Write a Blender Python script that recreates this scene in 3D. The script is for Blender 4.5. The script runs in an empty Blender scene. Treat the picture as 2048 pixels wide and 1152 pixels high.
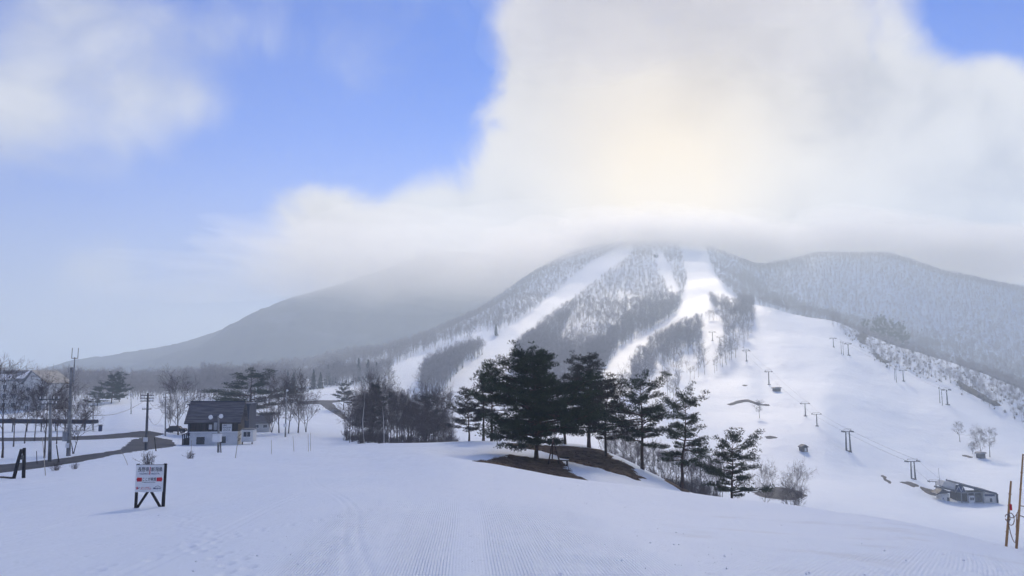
import bpy, bmesh, math, random
import numpy as np
from mathutils import Vector, Matrix

random.seed(7)
rng = np.random.default_rng(7)
scene = bpy.context.scene
col = scene.collection
R = math.radians

# ------------------------------------------------------------------ camera
F, PITCH, EYE = 1500.0, math.atan(184 / 1500), 1.6      # focal length in photo pixels, upward tilt, eye height
cam_d = bpy.data.cameras.new('camera')
cam_d.sensor_width = 36
cam_d.lens = 36 * F / 2048
cam_d.clip_start, cam_d.clip_end = 0.1, 40000
cam = bpy.data.objects.new('camera', cam_d)
col.objects.link(cam)
cam.location = (0, 0, EYE)
cam.rotation_euler = (R(90) + PITCH, 0, 0)
scene.camera = cam
CP, SP = math.cos(PITCH), math.sin(PITCH)


def ray(u, v):
    """direction of a sight line of the survey photo, scaled to one metre of depth (y = 1)"""
    a, b = (u - 1024) / F, (576 - v) / F
    y = CP - b * SP
    return a / y, (SP + b * CP) / y


def at(u, v, D):
    t, s = ray(u, v)
    return Vector((t * D, D, EYE + s * D))


def to_px(x, y, z):
    """world -> photo pixel, vectorised (used to decide where woods and open pistes lie)"""
    z = z - EYE
    dep = y * CP + z * SP
    up = -y * SP + z * CP
    return 1024 + F * x / dep, 576 - F * up / dep


# ------------------------------------------------------------------ world
SUN_T, SUN_S = math.tan(R(12)), math.tan(R(34)) * math.hypot(1, math.tan(R(12)))
SUN_AZ = math.atan(SUN_T)
SUN_EL = math.atan(SUN_S / math.hypot(1, SUN_T))
world = bpy.data.worlds.new('World')
scene.world = world
world.use_nodes = True
wt = world.node_tree
wt.nodes.clear()


class NG:
    def __init__(s, tree):
        s.t = tree

    def n(s, typ, **kw):
        nd = s.t.nodes.new(typ)
        for k, v in kw.items():
            setattr(nd, k, v)
        return nd

    def put(s, sock, val):
        if isinstance(val, bpy.types.NodeSocket):
            s.t.links.new(val, sock)
        elif val is not None:
            sock.default_value = val

    def m(s, op, a, b=None, c=None, clamp=False):
        nd = s.n('ShaderNodeMath', operation=op, use_clamp=clamp)
        for i, q in enumerate((a, b, c)):
            s.put(nd.inputs[i], q)
        return nd.outputs[0]

    def vm(s, op, a, b=None, out=0):
        nd = s.n('ShaderNodeVectorMath', operation=op)
        s.put(nd.inputs[0], a)
        if b is not None:
            s.put(nd.inputs[1], b)
        return nd.outputs[out]

    def scale(s, a, f):
        nd = s.n('ShaderNodeVectorMath', operation='SCALE')
        s.put(nd.inputs[0], a)
        s.put(nd.inputs['Scale'], f)
        return nd.outputs[0]

    def noise(s, vec, scale, detail=4, rough=0.55, dist=0.0, out='Fac'):
        nd = s.n('ShaderNodeTexNoise')
        s.put(nd.inputs['Vector'], vec)
        nd.inputs['Scale'].default_value = scale
        nd.inputs['Detail'].default_value = detail
        nd.inputs['Roughness'].default_value = rough
        nd.inputs['Distortion'].default_value = dist
        return nd.outputs[out]

    def ramp(s, x, a, b, lo=0.0, hi=1.0, smooth=True):
        nd = s.n('ShaderNodeMapRange', interpolation_type='SMOOTHSTEP' if smooth else 'LINEAR')
        s.put(nd.inputs['Value'], x)
        for k, q in (('From Min', a), ('From Max', b), ('To Min', lo), ('To Max', hi)):
            s.put(nd.inputs[k], q)
        return nd.outputs['Result']

    def mix(s, f, a, b, blend='MIX'):
        nd = s.n('ShaderNodeMix', data_type='RGBA', blend_type=blend)
        s.put(nd.inputs[0], f)
        s.put(nd.inputs[6], a if isinstance(a, bpy.types.NodeSocket) else (*a, 1))
        s.put(nd.inputs[7], b if isinstance(b, bpy.types.NodeSocket) else (*b, 1))
        return nd.outputs[2]


def build_world():
    g = NG(wt)
    sky = g.n('ShaderNodeTexSky', sky_type='NISHITA', sun_disc=False, sun_elevation=SUN_EL,
              sun_rotation=SUN_AZ, altitude=900, air_density=1.0, dust_density=0.3, ozone_density=4.0)
    d = g.vm('NORMALIZE', g.n('ShaderNodeTexCoord').outputs['Generated'])
    sx = g.n('ShaderNodeSeparateXYZ')
    g.put(sx.inputs[0], d)
    X, Y, Z = sx.outputs
    az = g.m('ARCTAN2', X, Y)
    el = g.m('ARCSINE', Z)
    # warped noise for the cloud edges
    warp = g.vm('SUBTRACT', g.noise(d, 4.0, 2, out='Color'), (0.5, 0.5, 0.5))
    dw = g.vm('ADD', d, g.scale(warp, 0.22))
    n1 = g.noise(dw, 4.6, 8, 0.60)
    n2 = g.noise(g.vm('ADD', dw, (1.3, 0.2, 2.1)), 3.4, 5, 0.55)
    n3 = g.noise(g.vm('ADD', dw, (3.1, 1.7, 0.4)), 5.0, 3, 0.52)

    def blob(u, v, su, sv, w):
        t, s = ray(u, v)
        a0, e0 = math.atan(t), math.atan(s / math.hypot(1, t))
        qa = g.m('MULTIPLY', g.m('SUBTRACT', az, a0), 1 / (su / F))
        qe = g.m('MULTIPLY', g.m('SUBTRACT', el, e0), 1 / (sv / F))
        q = g.m('ADD', g.m('MULTIPLY', qa, qa), g.m('MULTIPLY', qe, qe))
        return g.m('MULTIPLY', g.m('POWER', 2.718, g.m('MULTIPLY', q, -1)), w)

    def total(lst):
        acc = None
        for b in lst:
            q = blob(*b)
            acc = q if acc is None else g.m('ADD', acc, q)
        return acc

    bank = total([(1500, 200, 400, 330, 1.0), (1950, 430, 420, 240, 1.0), (1100, 470, 430, 150, .85), (760, 500, 260, 95, .55),
                  (1100, 90, 130, 170, .55), (610, 395, 90, 60, .38), (1500, 620, 900, 120, .9), (1090, 320, 150, 110, .3),
                  (690, 170, 200, 180, -.5), (2045, 10, 125, 68, -.95)])
    wisp = total([(170, 60, 150, 120, .62), (370, 212, 110, 70, .60), (5, 240, 90, 120, .62), (205, 545, 80, 55, .55),
                  (400, 70, 240, 80, .30), (190, 280, 110, 90, .42), (150, 180, 330, 180, .12)])
    open_ = g.ramp(n2, 0.40, 0.66)
    far = g.m('MULTIPLY', open_, g.ramp(g.m('ABSOLUTE', az), 0.62, 0.95, 0.0, 0.8))
    high = g.m('MULTIPLY', open_, g.ramp(el, 0.50, 0.75, 0.0, 0.65))
    nz = g.m('SUBTRACT', n1, 0.5)
    body = g.m('ADD', g.m('ADD', bank, g.m('MAXIMUM', far, high)), g.m('MULTIPLY', nz, 1.6))
    m_bank = g.ramp(body, 0.29, 0.74)
    sd = (math.sin(SUN_AZ) * math.cos(SUN_EL) * .07, 0.0, .05)
    n1b = g.noise(g.vm('ADD', dw, sd), 4.6, 5, 0.60)
    relief = g.ramp(g.m('SUBTRACT', n1, n1b), -0.14, 0.14)      # side of each billow turned to the sun
    rim = g.m('SUBTRACT', 1.0, g.ramp(body, 0.45, 1.05))
    m_wisp = g.ramp(g.m('ADD', wisp, g.m('MULTIPLY', g.m('ADD', g.m('SUBTRACT', n2, 0.5), g.m('MULTIPLY', nz, 0.5)), 1.9)), 0.16, 1.05)
    mask = g.m('MAXIMUM', m_bank, g.m('MULTIPLY', m_wisp, 0.95))
    # brightness of the cloud: lit from behind by the veiled sun
    glow = g.m('MINIMUM', total([(1330, 330, 300, 300, 0.75), (1330, 390, 150, 130, 0.45), (640, 470, 170, 110, 0.4)]), 1.0)
    grey = g.ramp(g.m('ADD', n3, g.m('MULTIPLY', nz, 0.9)), 0.32, 0.68)
    low = g.ramp(el, 0.10, 0.32, 0.0, 1.0)
    ccol = g.mix(grey, (.44, .48, .59), (.78, .79, .83))
    ccol = g.mix(g.m('MULTIPLY', relief, 0.5), ccol, (.92, .92, .93))
    ccol = g.mix(g.m('MULTIPLY', rim, 0.4), ccol, (.95, .945, .94))
    ccol = g.mix(g.m('MULTIPLY', g.m('SUBTRACT', 1.0, low), 0.55), ccol, (.60, .62, .70))
    ccol = g.mix(g.m('MULTIPLY', glow, 0.9), ccol, (1.26, 1.06, .76))
    away = g.ramp(g.m('ABSOLUTE', az), 0.9, 2.2)
    ccol = g.mix(g.m('MULTIPLY', away, 0.8), ccol, (.95, .95, .95))
    skyc = g.mix(1.0, sky.outputs[0], (SKY_K * 0.10, SKY_K * 0.22, SKY_K * 0.47), 'MULTIPLY')
    # thin veil towards the horizon
    veil = g.ramp(el, 0.0, 0.34, 0.8, 0.0)
    skyc = g.mix(veil, skyc, (1.75, 1.78, 2.0))
    c10 = g.scale(ccol, 10.0 / 2.95)
    final = g.mix(mask, skyc, c10)
    bg = g.n('ShaderNodeBackground')
    g.put(bg.inputs['Color'], final)
    bg.inputs['Strength'].default_value = 0.10
    out = g.n('ShaderNodeOutputWorld')
    wt.links.new(bg.outputs[0], out.inputs[0])


SKY_K = 1.0
build_world()
world.cycles.sampling_method = 'MANUAL'
world.cycles.sample_map_resolution = 512

# ------------------------------------------------------------------ sun
sun_d = bpy.data.lights.new('sun', 'SUN')
sun_d.energy = 1.5
sun_d.angle = R(12)
sun_d.color = (1.0, 0.85, 0.64)
sun = bpy.data.objects.new('sun', sun_d)
col.objects.link(sun)
sun.rotation_euler = (math.pi / 2 - SUN_EL, 0, -SUN_AZ + math.pi)
sun.location = (300, 1500, 900)

# ------------------------------------------------------------------ render settings
scene.view_settings.view_transform = 'Standard'
scene.view_settings.look = 'None'
scene.view_settings.exposure = 1.51
scene.view_settings.gamma = 1.0
scene.view_settings.use_curve_mapping = False
cy = scene.cycles
cy.max_bounces = 4
cy.diffuse_bounces = 2
cy.glossy_bounces = 2
cy.transmission_bounces = 2
cy.transparent_max_bounces = 16
cy.volume_bounces = 1
cy.use_denoising = True
cy.use_adaptive_sampling = True
cy.adaptive_threshold = 0.025
cy.adaptive_min_samples = 16
cy.caustics_reflective = cy.caustics_refractive = False


# ------------------------------------------------------------------ helpers
def link(o, parent=None):
    col.objects.link(o)
    if parent is not None:
        o.parent = parent
    return o


def tag(o, label=None, cat=None, group=None, kind=None):
    if label:
        o['label'] = label
    if cat:
        o['category'] = cat
    if group:
        o['group'] = group
    if kind:
        o['kind'] = kind
    return o


def empty(name, loc, rz=0.0):
    o = bpy.data.objects.new(name, None)
    o.empty_display_size = 0.3
    col.objects.link(o)
    o.location = loc
    o.rotation_euler = (0, 0, rz)
    return o


def mesh_np(name, V, Fc, mat=None, smooth=False):
    """mesh from an (n,3) vertex array and an (m,3) or (m,4) face array"""
    me = bpy.data.meshes.new(name)
    V = np.ascontiguousarray(V, dtype=np.float32)
    Fc = np.ascontiguousarray(Fc, dtype=np.int32)
    k = Fc.shape[1]
    me.vertices.add(len(V))
    me.vertices.foreach_set('co', V.ravel())
    me.loops.add(Fc.size)
    me.loops.foreach_set('vertex_index', Fc.ravel())
    me.polygons.add(len(Fc))
    me.polygons.foreach_set('loop_start', np.arange(0, Fc.size, k, dtype=np.int32))
    me.polygons.foreach_set('loop_total', np.full(len(Fc), k, dtype=np.int32))
    me.polygons.foreach_set('use_smooth', np.full(len(Fc), smooth))
    me.update(calc_edges=True)
    if mat is not None:
        me.materials.append(mat)
    return me


def obj_np(name, V, Fc, mat, parent=None, smooth=False):
    return link(bpy.data.objects.new(name, mesh_np(name, V, Fc, mat, smooth)), parent)


# value noise --------------------------------------------------------
def _hash(ix, iy, seed):
    h = (ix.astype(np.int64) * 374761393 + iy.astype(np.int64) * 668265263 + seed * 1442695041) & 0xFFFFFFFF
    h = ((h ^ (h >> 13)) * 1274126177) & 0xFFFFFFFF
    return ((h ^ (h >> 16)) & 0xFFFF) / 65535.0


def vnoise(x, y, seed=0):
    ix, iy = np.floor(x), np.floor(y)
    fx, fy = x - ix, y - iy
    fx = fx * fx * fx * (fx * (fx * 6 - 15) + 10)
    fy = fy * fy * fy * (fy * (fy * 6 - 15) + 10)
    ix, iy = ix.astype(np.int64), iy.astype(np.int64)
    a, b = _hash(ix, iy, seed), _hash(ix + 1, iy, seed)
    c, d = _hash(ix, iy + 1, seed), _hash(ix + 1, iy + 1, seed)
    return (a + (b - a) * fx) * (1 - fy) + (c + (d - c) * fx) * fy - 0.5


def fbm(x, y, oct=4, seed=0, gain=0.5):
    s, amp = 0, 1.0
    for i in range(oct):
        s = s + amp * vnoise(x * 2 ** i + 17.3 * i, y * 2 ** i - 9.1 * i, seed + i)
        amp *= gain
    return s


# ------------------------------------------------------------------ materials
def principled(name, color, rough=0.8, spec=0.3, metal=0.0):
    m = bpy.data.materials.new(name)
    m.use_nodes = True
    b = m.node_tree.nodes['Principled BSDF']
    b.inputs['Base Color'].default_value = (*color, 1)
    b.inputs['Roughness'].default_value = rough
    b.inputs['Specular IOR Level'].default_value = spec
    b.inputs['Metallic'].default_value = metal
    return m, NG(m.node_tree), b


def noisy(name, c1, c2, scale=3.0, rough=0.85, bump=0.0, detail=5, coords='Object', spec=0.25, lo=0.35, hi=0.65, stretch=(1, 1, 1), bscale=None):
    """a plain procedural material: two colours mixed by noise, with fine relief"""
    m, g, b = principled(name, c1, rough, spec)
    co = g.vm('MULTIPLY', g.n('ShaderNodeTexCoord').outputs[coords], stretch)
    f = g.ramp(g.noise(co, scale, detail), lo, hi)
    g.put(b.inputs['Base Color'], g.mix(f, c1, c2))
    if bump:
        bn = g.n('ShaderNodeBump')
        bn.inputs['Strength'].default_value = 0.6
        bn.inputs['Distance'].default_value = bump
        g.put(bn.inputs['Height'], g.noise(co, bscale or scale * 4, 4))
        g.put(b.inputs['Normal'], bn.outputs[0])
    return m


# ------------------------------------------------------------------ the lie of the land
# Contour lines of the survey: each row is a line across the valley, given by sight points (u, v) and depth D in metres.
CONTOURS = [
    [(-400, 1152, 10), (0, 1152, 11), (500, 1152, 9.6), (1024, 1152, 9), (1500, 1152, 8.8), (2048, 1152, 10.5), (2500, 1152, 11)],
    [(-400, 1035, 30), (0, 1022, 29), (295, 1015, 28), (700, 995, 27), (1024, 1004, 26), (1375, 1035, 24), (1640, 1062, 20), (1850, 1092, 16), (2048, 1122, 15), (2500, 1140, 14)],
    [(-400, 990, 40), (0, 968, 41), (295, 962, 44), (700, 935, 52), (900, 917, 54), (960, 925, 52), (1165, 960, 46), (1375, 985, 42), (1640, 1019, 33), (1800, 1045, 27), (1900, 1068, 23), (2048, 1100, 20), (2500, 1190, 17)],
    [(-400, 965, 50), (0, 950, 51), (130, 936, 56), (250, 909, 74), (370, 899, 92), (500, 898, 90), (700, 902, 82), (860, 903, 72), (960, 922, 63), (1060, 946, 62), (1165, 968, 61), (1300, 989, 58), (1375, 1000, 56), (1500, 1030, 60), (1640, 1062, 70), (1800, 1085, 70), (2048, 1135, 60), (2500, 1230, 50)],
    [(-400, 905, 90), (0, 898, 92), (250, 891, 100), (370, 893, 112), (500, 891, 116), (700, 889, 110), (850, 886, 100), (950, 884, 95), (1000, 885, 92), (1073, 892, 93), (1150, 893, 94), (1220, 912, 88), (1300, 948, 80), (1375, 984, 74), (1463, 1004, 84), (1640, 1072, 110), (1800, 1095, 110), (2048, 1130, 100), (2500, 1190, 90)],
    [(-400, 882, 125), (0, 876, 125), (250, 874, 129), (370, 881, 138), (500, 876, 150), (620, 868, 170), (700, 872, 180), (850, 895, 170), (1000, 905, 170), (1150, 935, 170), (1300, 972, 170), (1463, 1000, 170), (1640, 1022, 190), (1800, 1042, 190), (2048, 1075, 170), (2500, 1120, 160)],
    [(-400, 838, 230), (0, 838, 215), (200, 836, 205), (250, 829, 208), (370, 838, 230), (500, 852, 230), (620, 846, 260), (700, 846, 280), (850, 850, 300), (1000, 850, 310), (1150, 870, 310), (1300, 902, 310), (1463, 955, 290), (1640, 965, 290), (1800, 978, 300), (1930, 1004, 290), (2048, 1015, 280), (2500, 1040, 270)],
    [(-400, 806, 300), (0, 806, 300), (250, 806, 300), (500, 806, 330), (600, 792, 400), (650, 785, 420), (700, 790, 400), (780, 795, 420), (850, 798, 420), (930, 790, 420), (1100, 790, 420), (1220, 790, 420), (1300, 800, 420), (1400, 820, 430), (1463, 834, 420), (1540, 850, 400), (1640, 852, 396), (1700, 868, 395), (1800, 902, 385), (1930, 930, 375), (2048, 940, 360), (2500, 970, 350)],
    [(-400, 792, 450), (0, 788, 450), (300, 786, 450), (560, 776, 520), (700, 771, 520), (780, 766, 520), (850, 757, 520), (930, 746, 520), (1050, 736, 530), (1220, 736, 530), (1330, 746, 530), (1400, 756, 530), (1493, 760, 525), (1538, 768, 520), (1640, 766, 520), (1800, 790, 510), (1900, 815, 480), (2048, 865, 440), (2500, 950, 420)],
    [(-400, 782, 650), (0, 778, 650), (300, 775, 650), (560, 763, 680), (700, 743, 680), (780, 727, 680), (850, 716, 680), (930, 697, 680), (1050, 682, 690), (1220, 684, 690), (1330, 684, 680), (1440, 668, 680), (1510, 662, 680), (1640, 672, 660), (1760, 712, 610), (1850, 735, 575), (1950, 768, 535), (2048, 810, 490), (2500, 930, 460)],
    [(-400, 774, 800), (0, 770, 800), (300, 768, 800), (560, 747, 800), (700, 724, 800), (780, 707, 820), (850, 690, 820), (930, 663, 830), (1050, 632, 840), (1220, 627, 840), (1330, 634, 820), (1400, 620, 840), (1440, 608, 850), (1510, 612, 790), (1600, 632, 760), (1660, 642, 740), (1760, 680, 690), (1850, 706, 645), (1950, 740, 595), (2048, 780, 550), (2500, 910, 520)],
    [(-400, 770, 1000), (0, 766, 1000), (300, 763, 1000), (560, 743, 900), (700, 717, 920), (780, 701, 940), (850, 676, 960), (930, 642, 990), (1050, 597, 1010), (1150, 577, 1030), (1220, 566, 1050), (1330, 562, 1050), (1410, 556, 1050), (1440, 562, 1030), (1470, 590, 970), (1510, 622, 900), (1600, 650, 880), (1700, 682, 860), (1850, 742, 820), (2048, 802, 760), (2500, 920, 700)],
    [(-400, 768, 1400), (0, 764, 1400), (300, 760, 1400), (560, 756, 1200), (700, 730, 1150), (780, 706, 1150), (850, 682, 1150), (930, 647, 1150), (990, 612, 1160), (1050, 572, 1180), (1150, 528, 1220), (1220, 512, 1230), (1330, 508, 1230), (1410, 513, 1250), (1450, 545, 1180), (1530, 592, 1090), (1600, 612, 1060), (1700, 638, 1040), (1850, 676, 1000), (2048, 716, 950), (2500, 790, 900)],
    [(-400, 767, 2000), (0, 763, 2000), (300, 760, 2000), (560, 762, 1700), (700, 745, 1600), (850, 705, 1500), (930, 652, 1450), (980, 616, 1400), (1050, 568, 1400), (1150, 516, 1420), (1250, 494, 1450), (1330, 489, 1450), (1410, 496, 1450), (1450, 512, 1430), (1530, 540, 1400), (1590, 532, 1380), (1640, 516, 1350), (1750, 512, 1350), (1900, 556, 1300), (2048, 588, 1250), (2500, 680, 1200)],
    [(-400, 768, 2500), (560, 766, 2500), (1024, 700, 2400), (1330, 640, 2300), (1700, 640, 2200), (2048, 690, 2100), (2500, 740, 2000)],
    [(-400, 764, 9000), (1024, 764, 9000), (2500, 764, 9000)],
]


def pchip_slopes(h, dl):
    """Fritsch-Carlson slopes along the last axis (h: spacings, dl: secants)"""
    m = np.zeros(dl.shape[:-1] + (dl.shape[-1] + 1,))
    w1 = 2 * h[..., 1:] + h[..., :-1]
    w2 = h[..., 1:] + 2 * h[..., :-1]
    same = dl[..., :-1] * dl[..., 1:] > 0
    with np.errstate(divide='ignore', invalid='ignore'):
        hm = (w1 + w2) / (w1 / dl[..., :-1] + w2 / dl[..., 1:])
    m[..., 1:-1] = np.where(same, hm, 0)
    m[..., 0] = dl[..., 0]
    m[..., -1] = dl[..., -1]
    return m


def pchip1(xk, yk, x):
    xk, yk = np.asarray(xk, float), np.asarray(yk, float)
    h = np.diff(xk)
    dl = np.diff(yk) / h
    m = pchip_slopes(h, dl)
    x = np.clip(x, xk[0], xk[-1])
    i = np.clip(np.searchsorted(xk, x, side='right') - 1, 0, len(h) - 1)
    s = (x - xk[i]) / h[i]
    return ((1 + 2 * s) * (1 - s) ** 2 * yk[i] + s * (1 - s) ** 2 * h[i] * m[i] + s * s * (3 - 2 * s) * yk[i + 1] + s * s * (s - 1) * h[i] * m[i + 1])


CON = []
for row in CONTOURS:
    pts = []
    for (u, v, D) in row:
        p = at(u, v, D)
        pts.append((math.atan2(p.x, p.y), math.hypot(p.x, p.y), p.z))
    pts.sort()
    CON.append(np.array(pts))
# bearings at which every line is tabulated; outside the view the lines run on level
TH = np.linspace(-math.pi, math.pi, 3601)
_back = np.clip((np.abs(TH) - R(42)) / R(60), 0, 1)
_back = _back * _back * (3 - 2 * _back)
TAB_R, TAB_Z = [np.full_like(TH, 1.0)], [np.full_like(TH, 0.0)]
GEN = [(1.0, 0.0)]
for k, c in enumerate(CON):
    rr, zz = pchip1(c[:, 0], c[:, 1], TH), pchip1(c[:, 0], c[:, 2], TH)
    gr = float(np.median(c[:, 1]))
    gz = -3.0 - 6 * min(1, gr / 200)
    rr = np.exp(np.log(rr) * (1 - _back) + math.log(gr) * _back)
    zz = zz * (1 - _back) + gz * _back
    rr = np.maximum(rr, TAB_R[-1] * 1.02)
    TAB_R.append(rr)
    TAB_Z.append(zz)
TAB_R, TAB_Z = np.array(TAB_R), np.array(TAB_Z)
for A in (TAB_R, TAB_Z):                       # soften the lines along the bearing
    for _ in range(6):
        A[:, 1:-1] = 0.25 * A[:, :-2] + 0.5 * A[:, 1:-1] + 0.25 * A[:, 2:]


def ground(x, y, detail=True):
    """height of the land at world x, y (arrays)"""
    x, y = np.asarray(x, float), np.asarray(y, float)
    th, r = np.arctan2(x, y).ravel(), np.hypot(x, y).ravel()
    f = (th + math.pi) / (2 * math.pi) * (len(TH) - 1)
    i = np.clip(f.astype(int), 0, len(TH) - 2)
    f = f - i
    kr = (TAB_R[:, i] * (1 - f) + TAB_R[:, i + 1] * f).T
    kz = (TAB_Z[:, i] * (1 - f) + TAB_Z[:, i + 1] * f).T
    h = np.diff(kr, axis=1)
    dl = np.diff(kz, axis=1) / h
    m = pchip_slopes(h, dl)
    rc = np.clip(r, kr[:, 0], kr[:, -1])
    j = np.clip((rc[:, None] >= kr).sum(1) - 1, 0, h.shape[1] - 1)
    a = np.arange(len(rc))
    hh = h[a, j]
    s = (rc - kr[a, j]) / hh
    z = ((1 + 2 * s) * (1 - s) ** 2 * kz[a, j] + s * (1 - s) ** 2 * hh * m[a, j] + s * s * (3 - 2 * s) * kz[a, j + 1] + s * s * (s - 1) * hh * m[a, j + 1])
    if detail:
        xr, yr = x.ravel(), y.ravel()
        z = z + 0.05 * np.clip(r / 30, 0.3, 1) * fbm(xr / 5, yr / 5, 3, 3)
        z = z + np.clip((r - 100) / 300, 0, 1) * 1.6 * fbm(xr / 55, yr / 55, 4, 11)
        z = z + np.clip((r - 500) / 500, 0, 1) * 8 * fbm(xr / 160, yr / 160, 3, 21)
    return z.reshape(x.shape)


def trod(x, y):
    """ski tracks and boot prints pressed into the near snow (depth in metres)"""
    z = np.zeros_like(x)
    for a, b, c, w, ph in ((-4.6, -.10, .5, .17, 0.0), (-7.5, -.22, .8, .12, 1.1), (3.4, .16, .6, .15, 2.0), (6.2, .05, .9, .10, .4), (1.2, -.28, .4, .2, 3.0), (-11, .18, 1.2, .09, 2.2)):
        cx = a + b * y + c * np.sin(w * y + ph)
        for o in (-.13, .13):
            z -= .011 * np.exp(-((x - cx - o) / .055) ** 2)
        z += .005 * np.exp(-((np.abs(x - cx) - .24) / .06) ** 2)
    for (x0, y0, dx, dy, n) in ((-3.4, 9.5, -.20, .42, 34), (-6.0, 11.0, .10, .45, 30), (5.4, 9.5, .30, .36, 26), (7.6, 12.5, .12, .46, 18)):
        for k in range(n):
            px, py = x0 + dx * k + .14 * (-1) ** k + .2 * math.sin(k * .5), y0 + dy * k
            q = ((x - px) / .075) ** 2 + ((y - py) / .14) ** 2
            z -= .035 * np.exp(-q) - .012 * np.exp(-(np.sqrt(q) - 1.6) ** 2 * 4)
    return z


def gz(x, y):
    return float(ground(np.array([x]), np.array([y]))[0])


def hit(u, v, d0=6.0, d1=3000.0):
    """where the sight line (u, v) meets the land between depths d0 and d1"""
    t, s = ray(u, v)
    D = np.exp(np.linspace(math.log(d0), math.log(d1), 1500))
    z = ground(t * D, D)
    below = z >= EYE + s * D
    k = int(np.argmax(below)) if below.any() else len(D) - 1
    k = max(k, 1)
    a, b = D[k - 1], D[k]
    for _ in range(12):
        c = 0.5 * (a + b)
        if float(ground(np.array([t * c]), np.array([c]))[0]) >= EYE + s * c:
            b = c
        else:
            a = c
    return Vector((t * b, b, float(ground(np.array([t * b]), np.array([b]))[0])))


def on_ground(u, D, v=800):
    """a point of the land in sight column u at depth D"""
    t, _ = ray(u, v)
    return Vector((t * D, D, gz(t * D, D)))


# ------------------------------------------------------------------ snow
def snow_material():
    m, g, b = principled('snow', (0.86, 0.88, 0.91), 0.65, 0.25)
    at_ = lambda n: g.n('ShaderNodeAttribute', attribute_name=n).outputs['Fac']
    pos = g.n('ShaderNodeTexCoord').outputs['Object']
    s1, m1 = at_('groom_s'), at_('groom_m')
    s2, m2 = at_('groom2_s'), at_('groom2_m')
    near = at_('near')
    ragged = g.ramp(g.noise(pos, 1.3, 4), 0.34, 0.52)
    w1 = g.m('MULTIPLY', g.m('SINE', g.m('MULTIPLY', s1, 2 * math.pi / 0.040)), g.m('MULTIPLY', m1, g.ramp(ragged, 0, 1, 0.55, 1.0)))
    w2 = g.m('MULTIPLY', g.m('SINE', g.m('MULTIPLY', s2, 2 * math.pi / 0.06)), g.m('MULTIPLY', m2, ragged))
    h = g.m('MULTIPLY', g.m('ADD', w1, g.m('MULTIPLY', w2, 0.6)), 0.0045)
    band = g.m('MULTIPLY', g.m('SINE', g.m('MULTIPLY', s1, 2 * math.pi / 0.43)), g.m('MULTIPLY', m1, 0.005))
    h = g.m('ADD', h, band)
    fine = g.m('MULTIPLY', g.m('SUBTRACT', g.noise(pos, 9.0, 6, 0.65), 0.5), g.m('MULTIPLY', near, 0.014))
    lump = g.m('MULTIPLY', g.ramp(g.noise(pos, 3.2, 5, 0.6), 0.62, 0.74), g.m('MULTIPLY', near, 0.02))
    broad = g.m('MULTIPLY', g.noise(g.vm('MULTIPLY', pos, (1, 0.35, 1)), 0.55, 4, 0.5), 0.10)
    far = g.m('MULTIPLY', g.noise(pos, 0.07, 5, 0.6), 0.9)
    h = g.m('ADD', g.m('ADD', h, fine), g.m('ADD', g.m('ADD', lump, broad), g.m('MULTIPLY', far, g.m('SUBTRACT', 1.0, near))))
    bn = g.n('ShaderNodeBump')
    bn.inputs['Strength'].default_value = 1.0
    bn.inputs['Distance'].default_value = 1.0
    g.put(bn.inputs['Height'], h)
    g.put(b.inputs['Normal'], bn.outputs[0])
    dirt = g.m('MULTIPLY', g.ramp(g.noise(pos, 0.35, 5, 0.6), 0.52, 0.72), at_('dirt'))
    c = g.mix(g.ramp(g.noise(pos, 0.12, 4), 0.35, 0.7), (0.785, 0.862, 0.945), (0.81, 0.878, 0.952))
    c = g.mix(g.m('MULTIPLY', dirt, 0.32), c, (0.50, 0.49, 0.47))
    g.put(b.inputs['Base Color'], c)
    return m


M = {}
M['snow'] = snow_material()


def smooth01(x, a, b):
    t = np.clip((x - a) / (b - a), 0, 1)
    return t * t * (3 - 2 * t)


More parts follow.
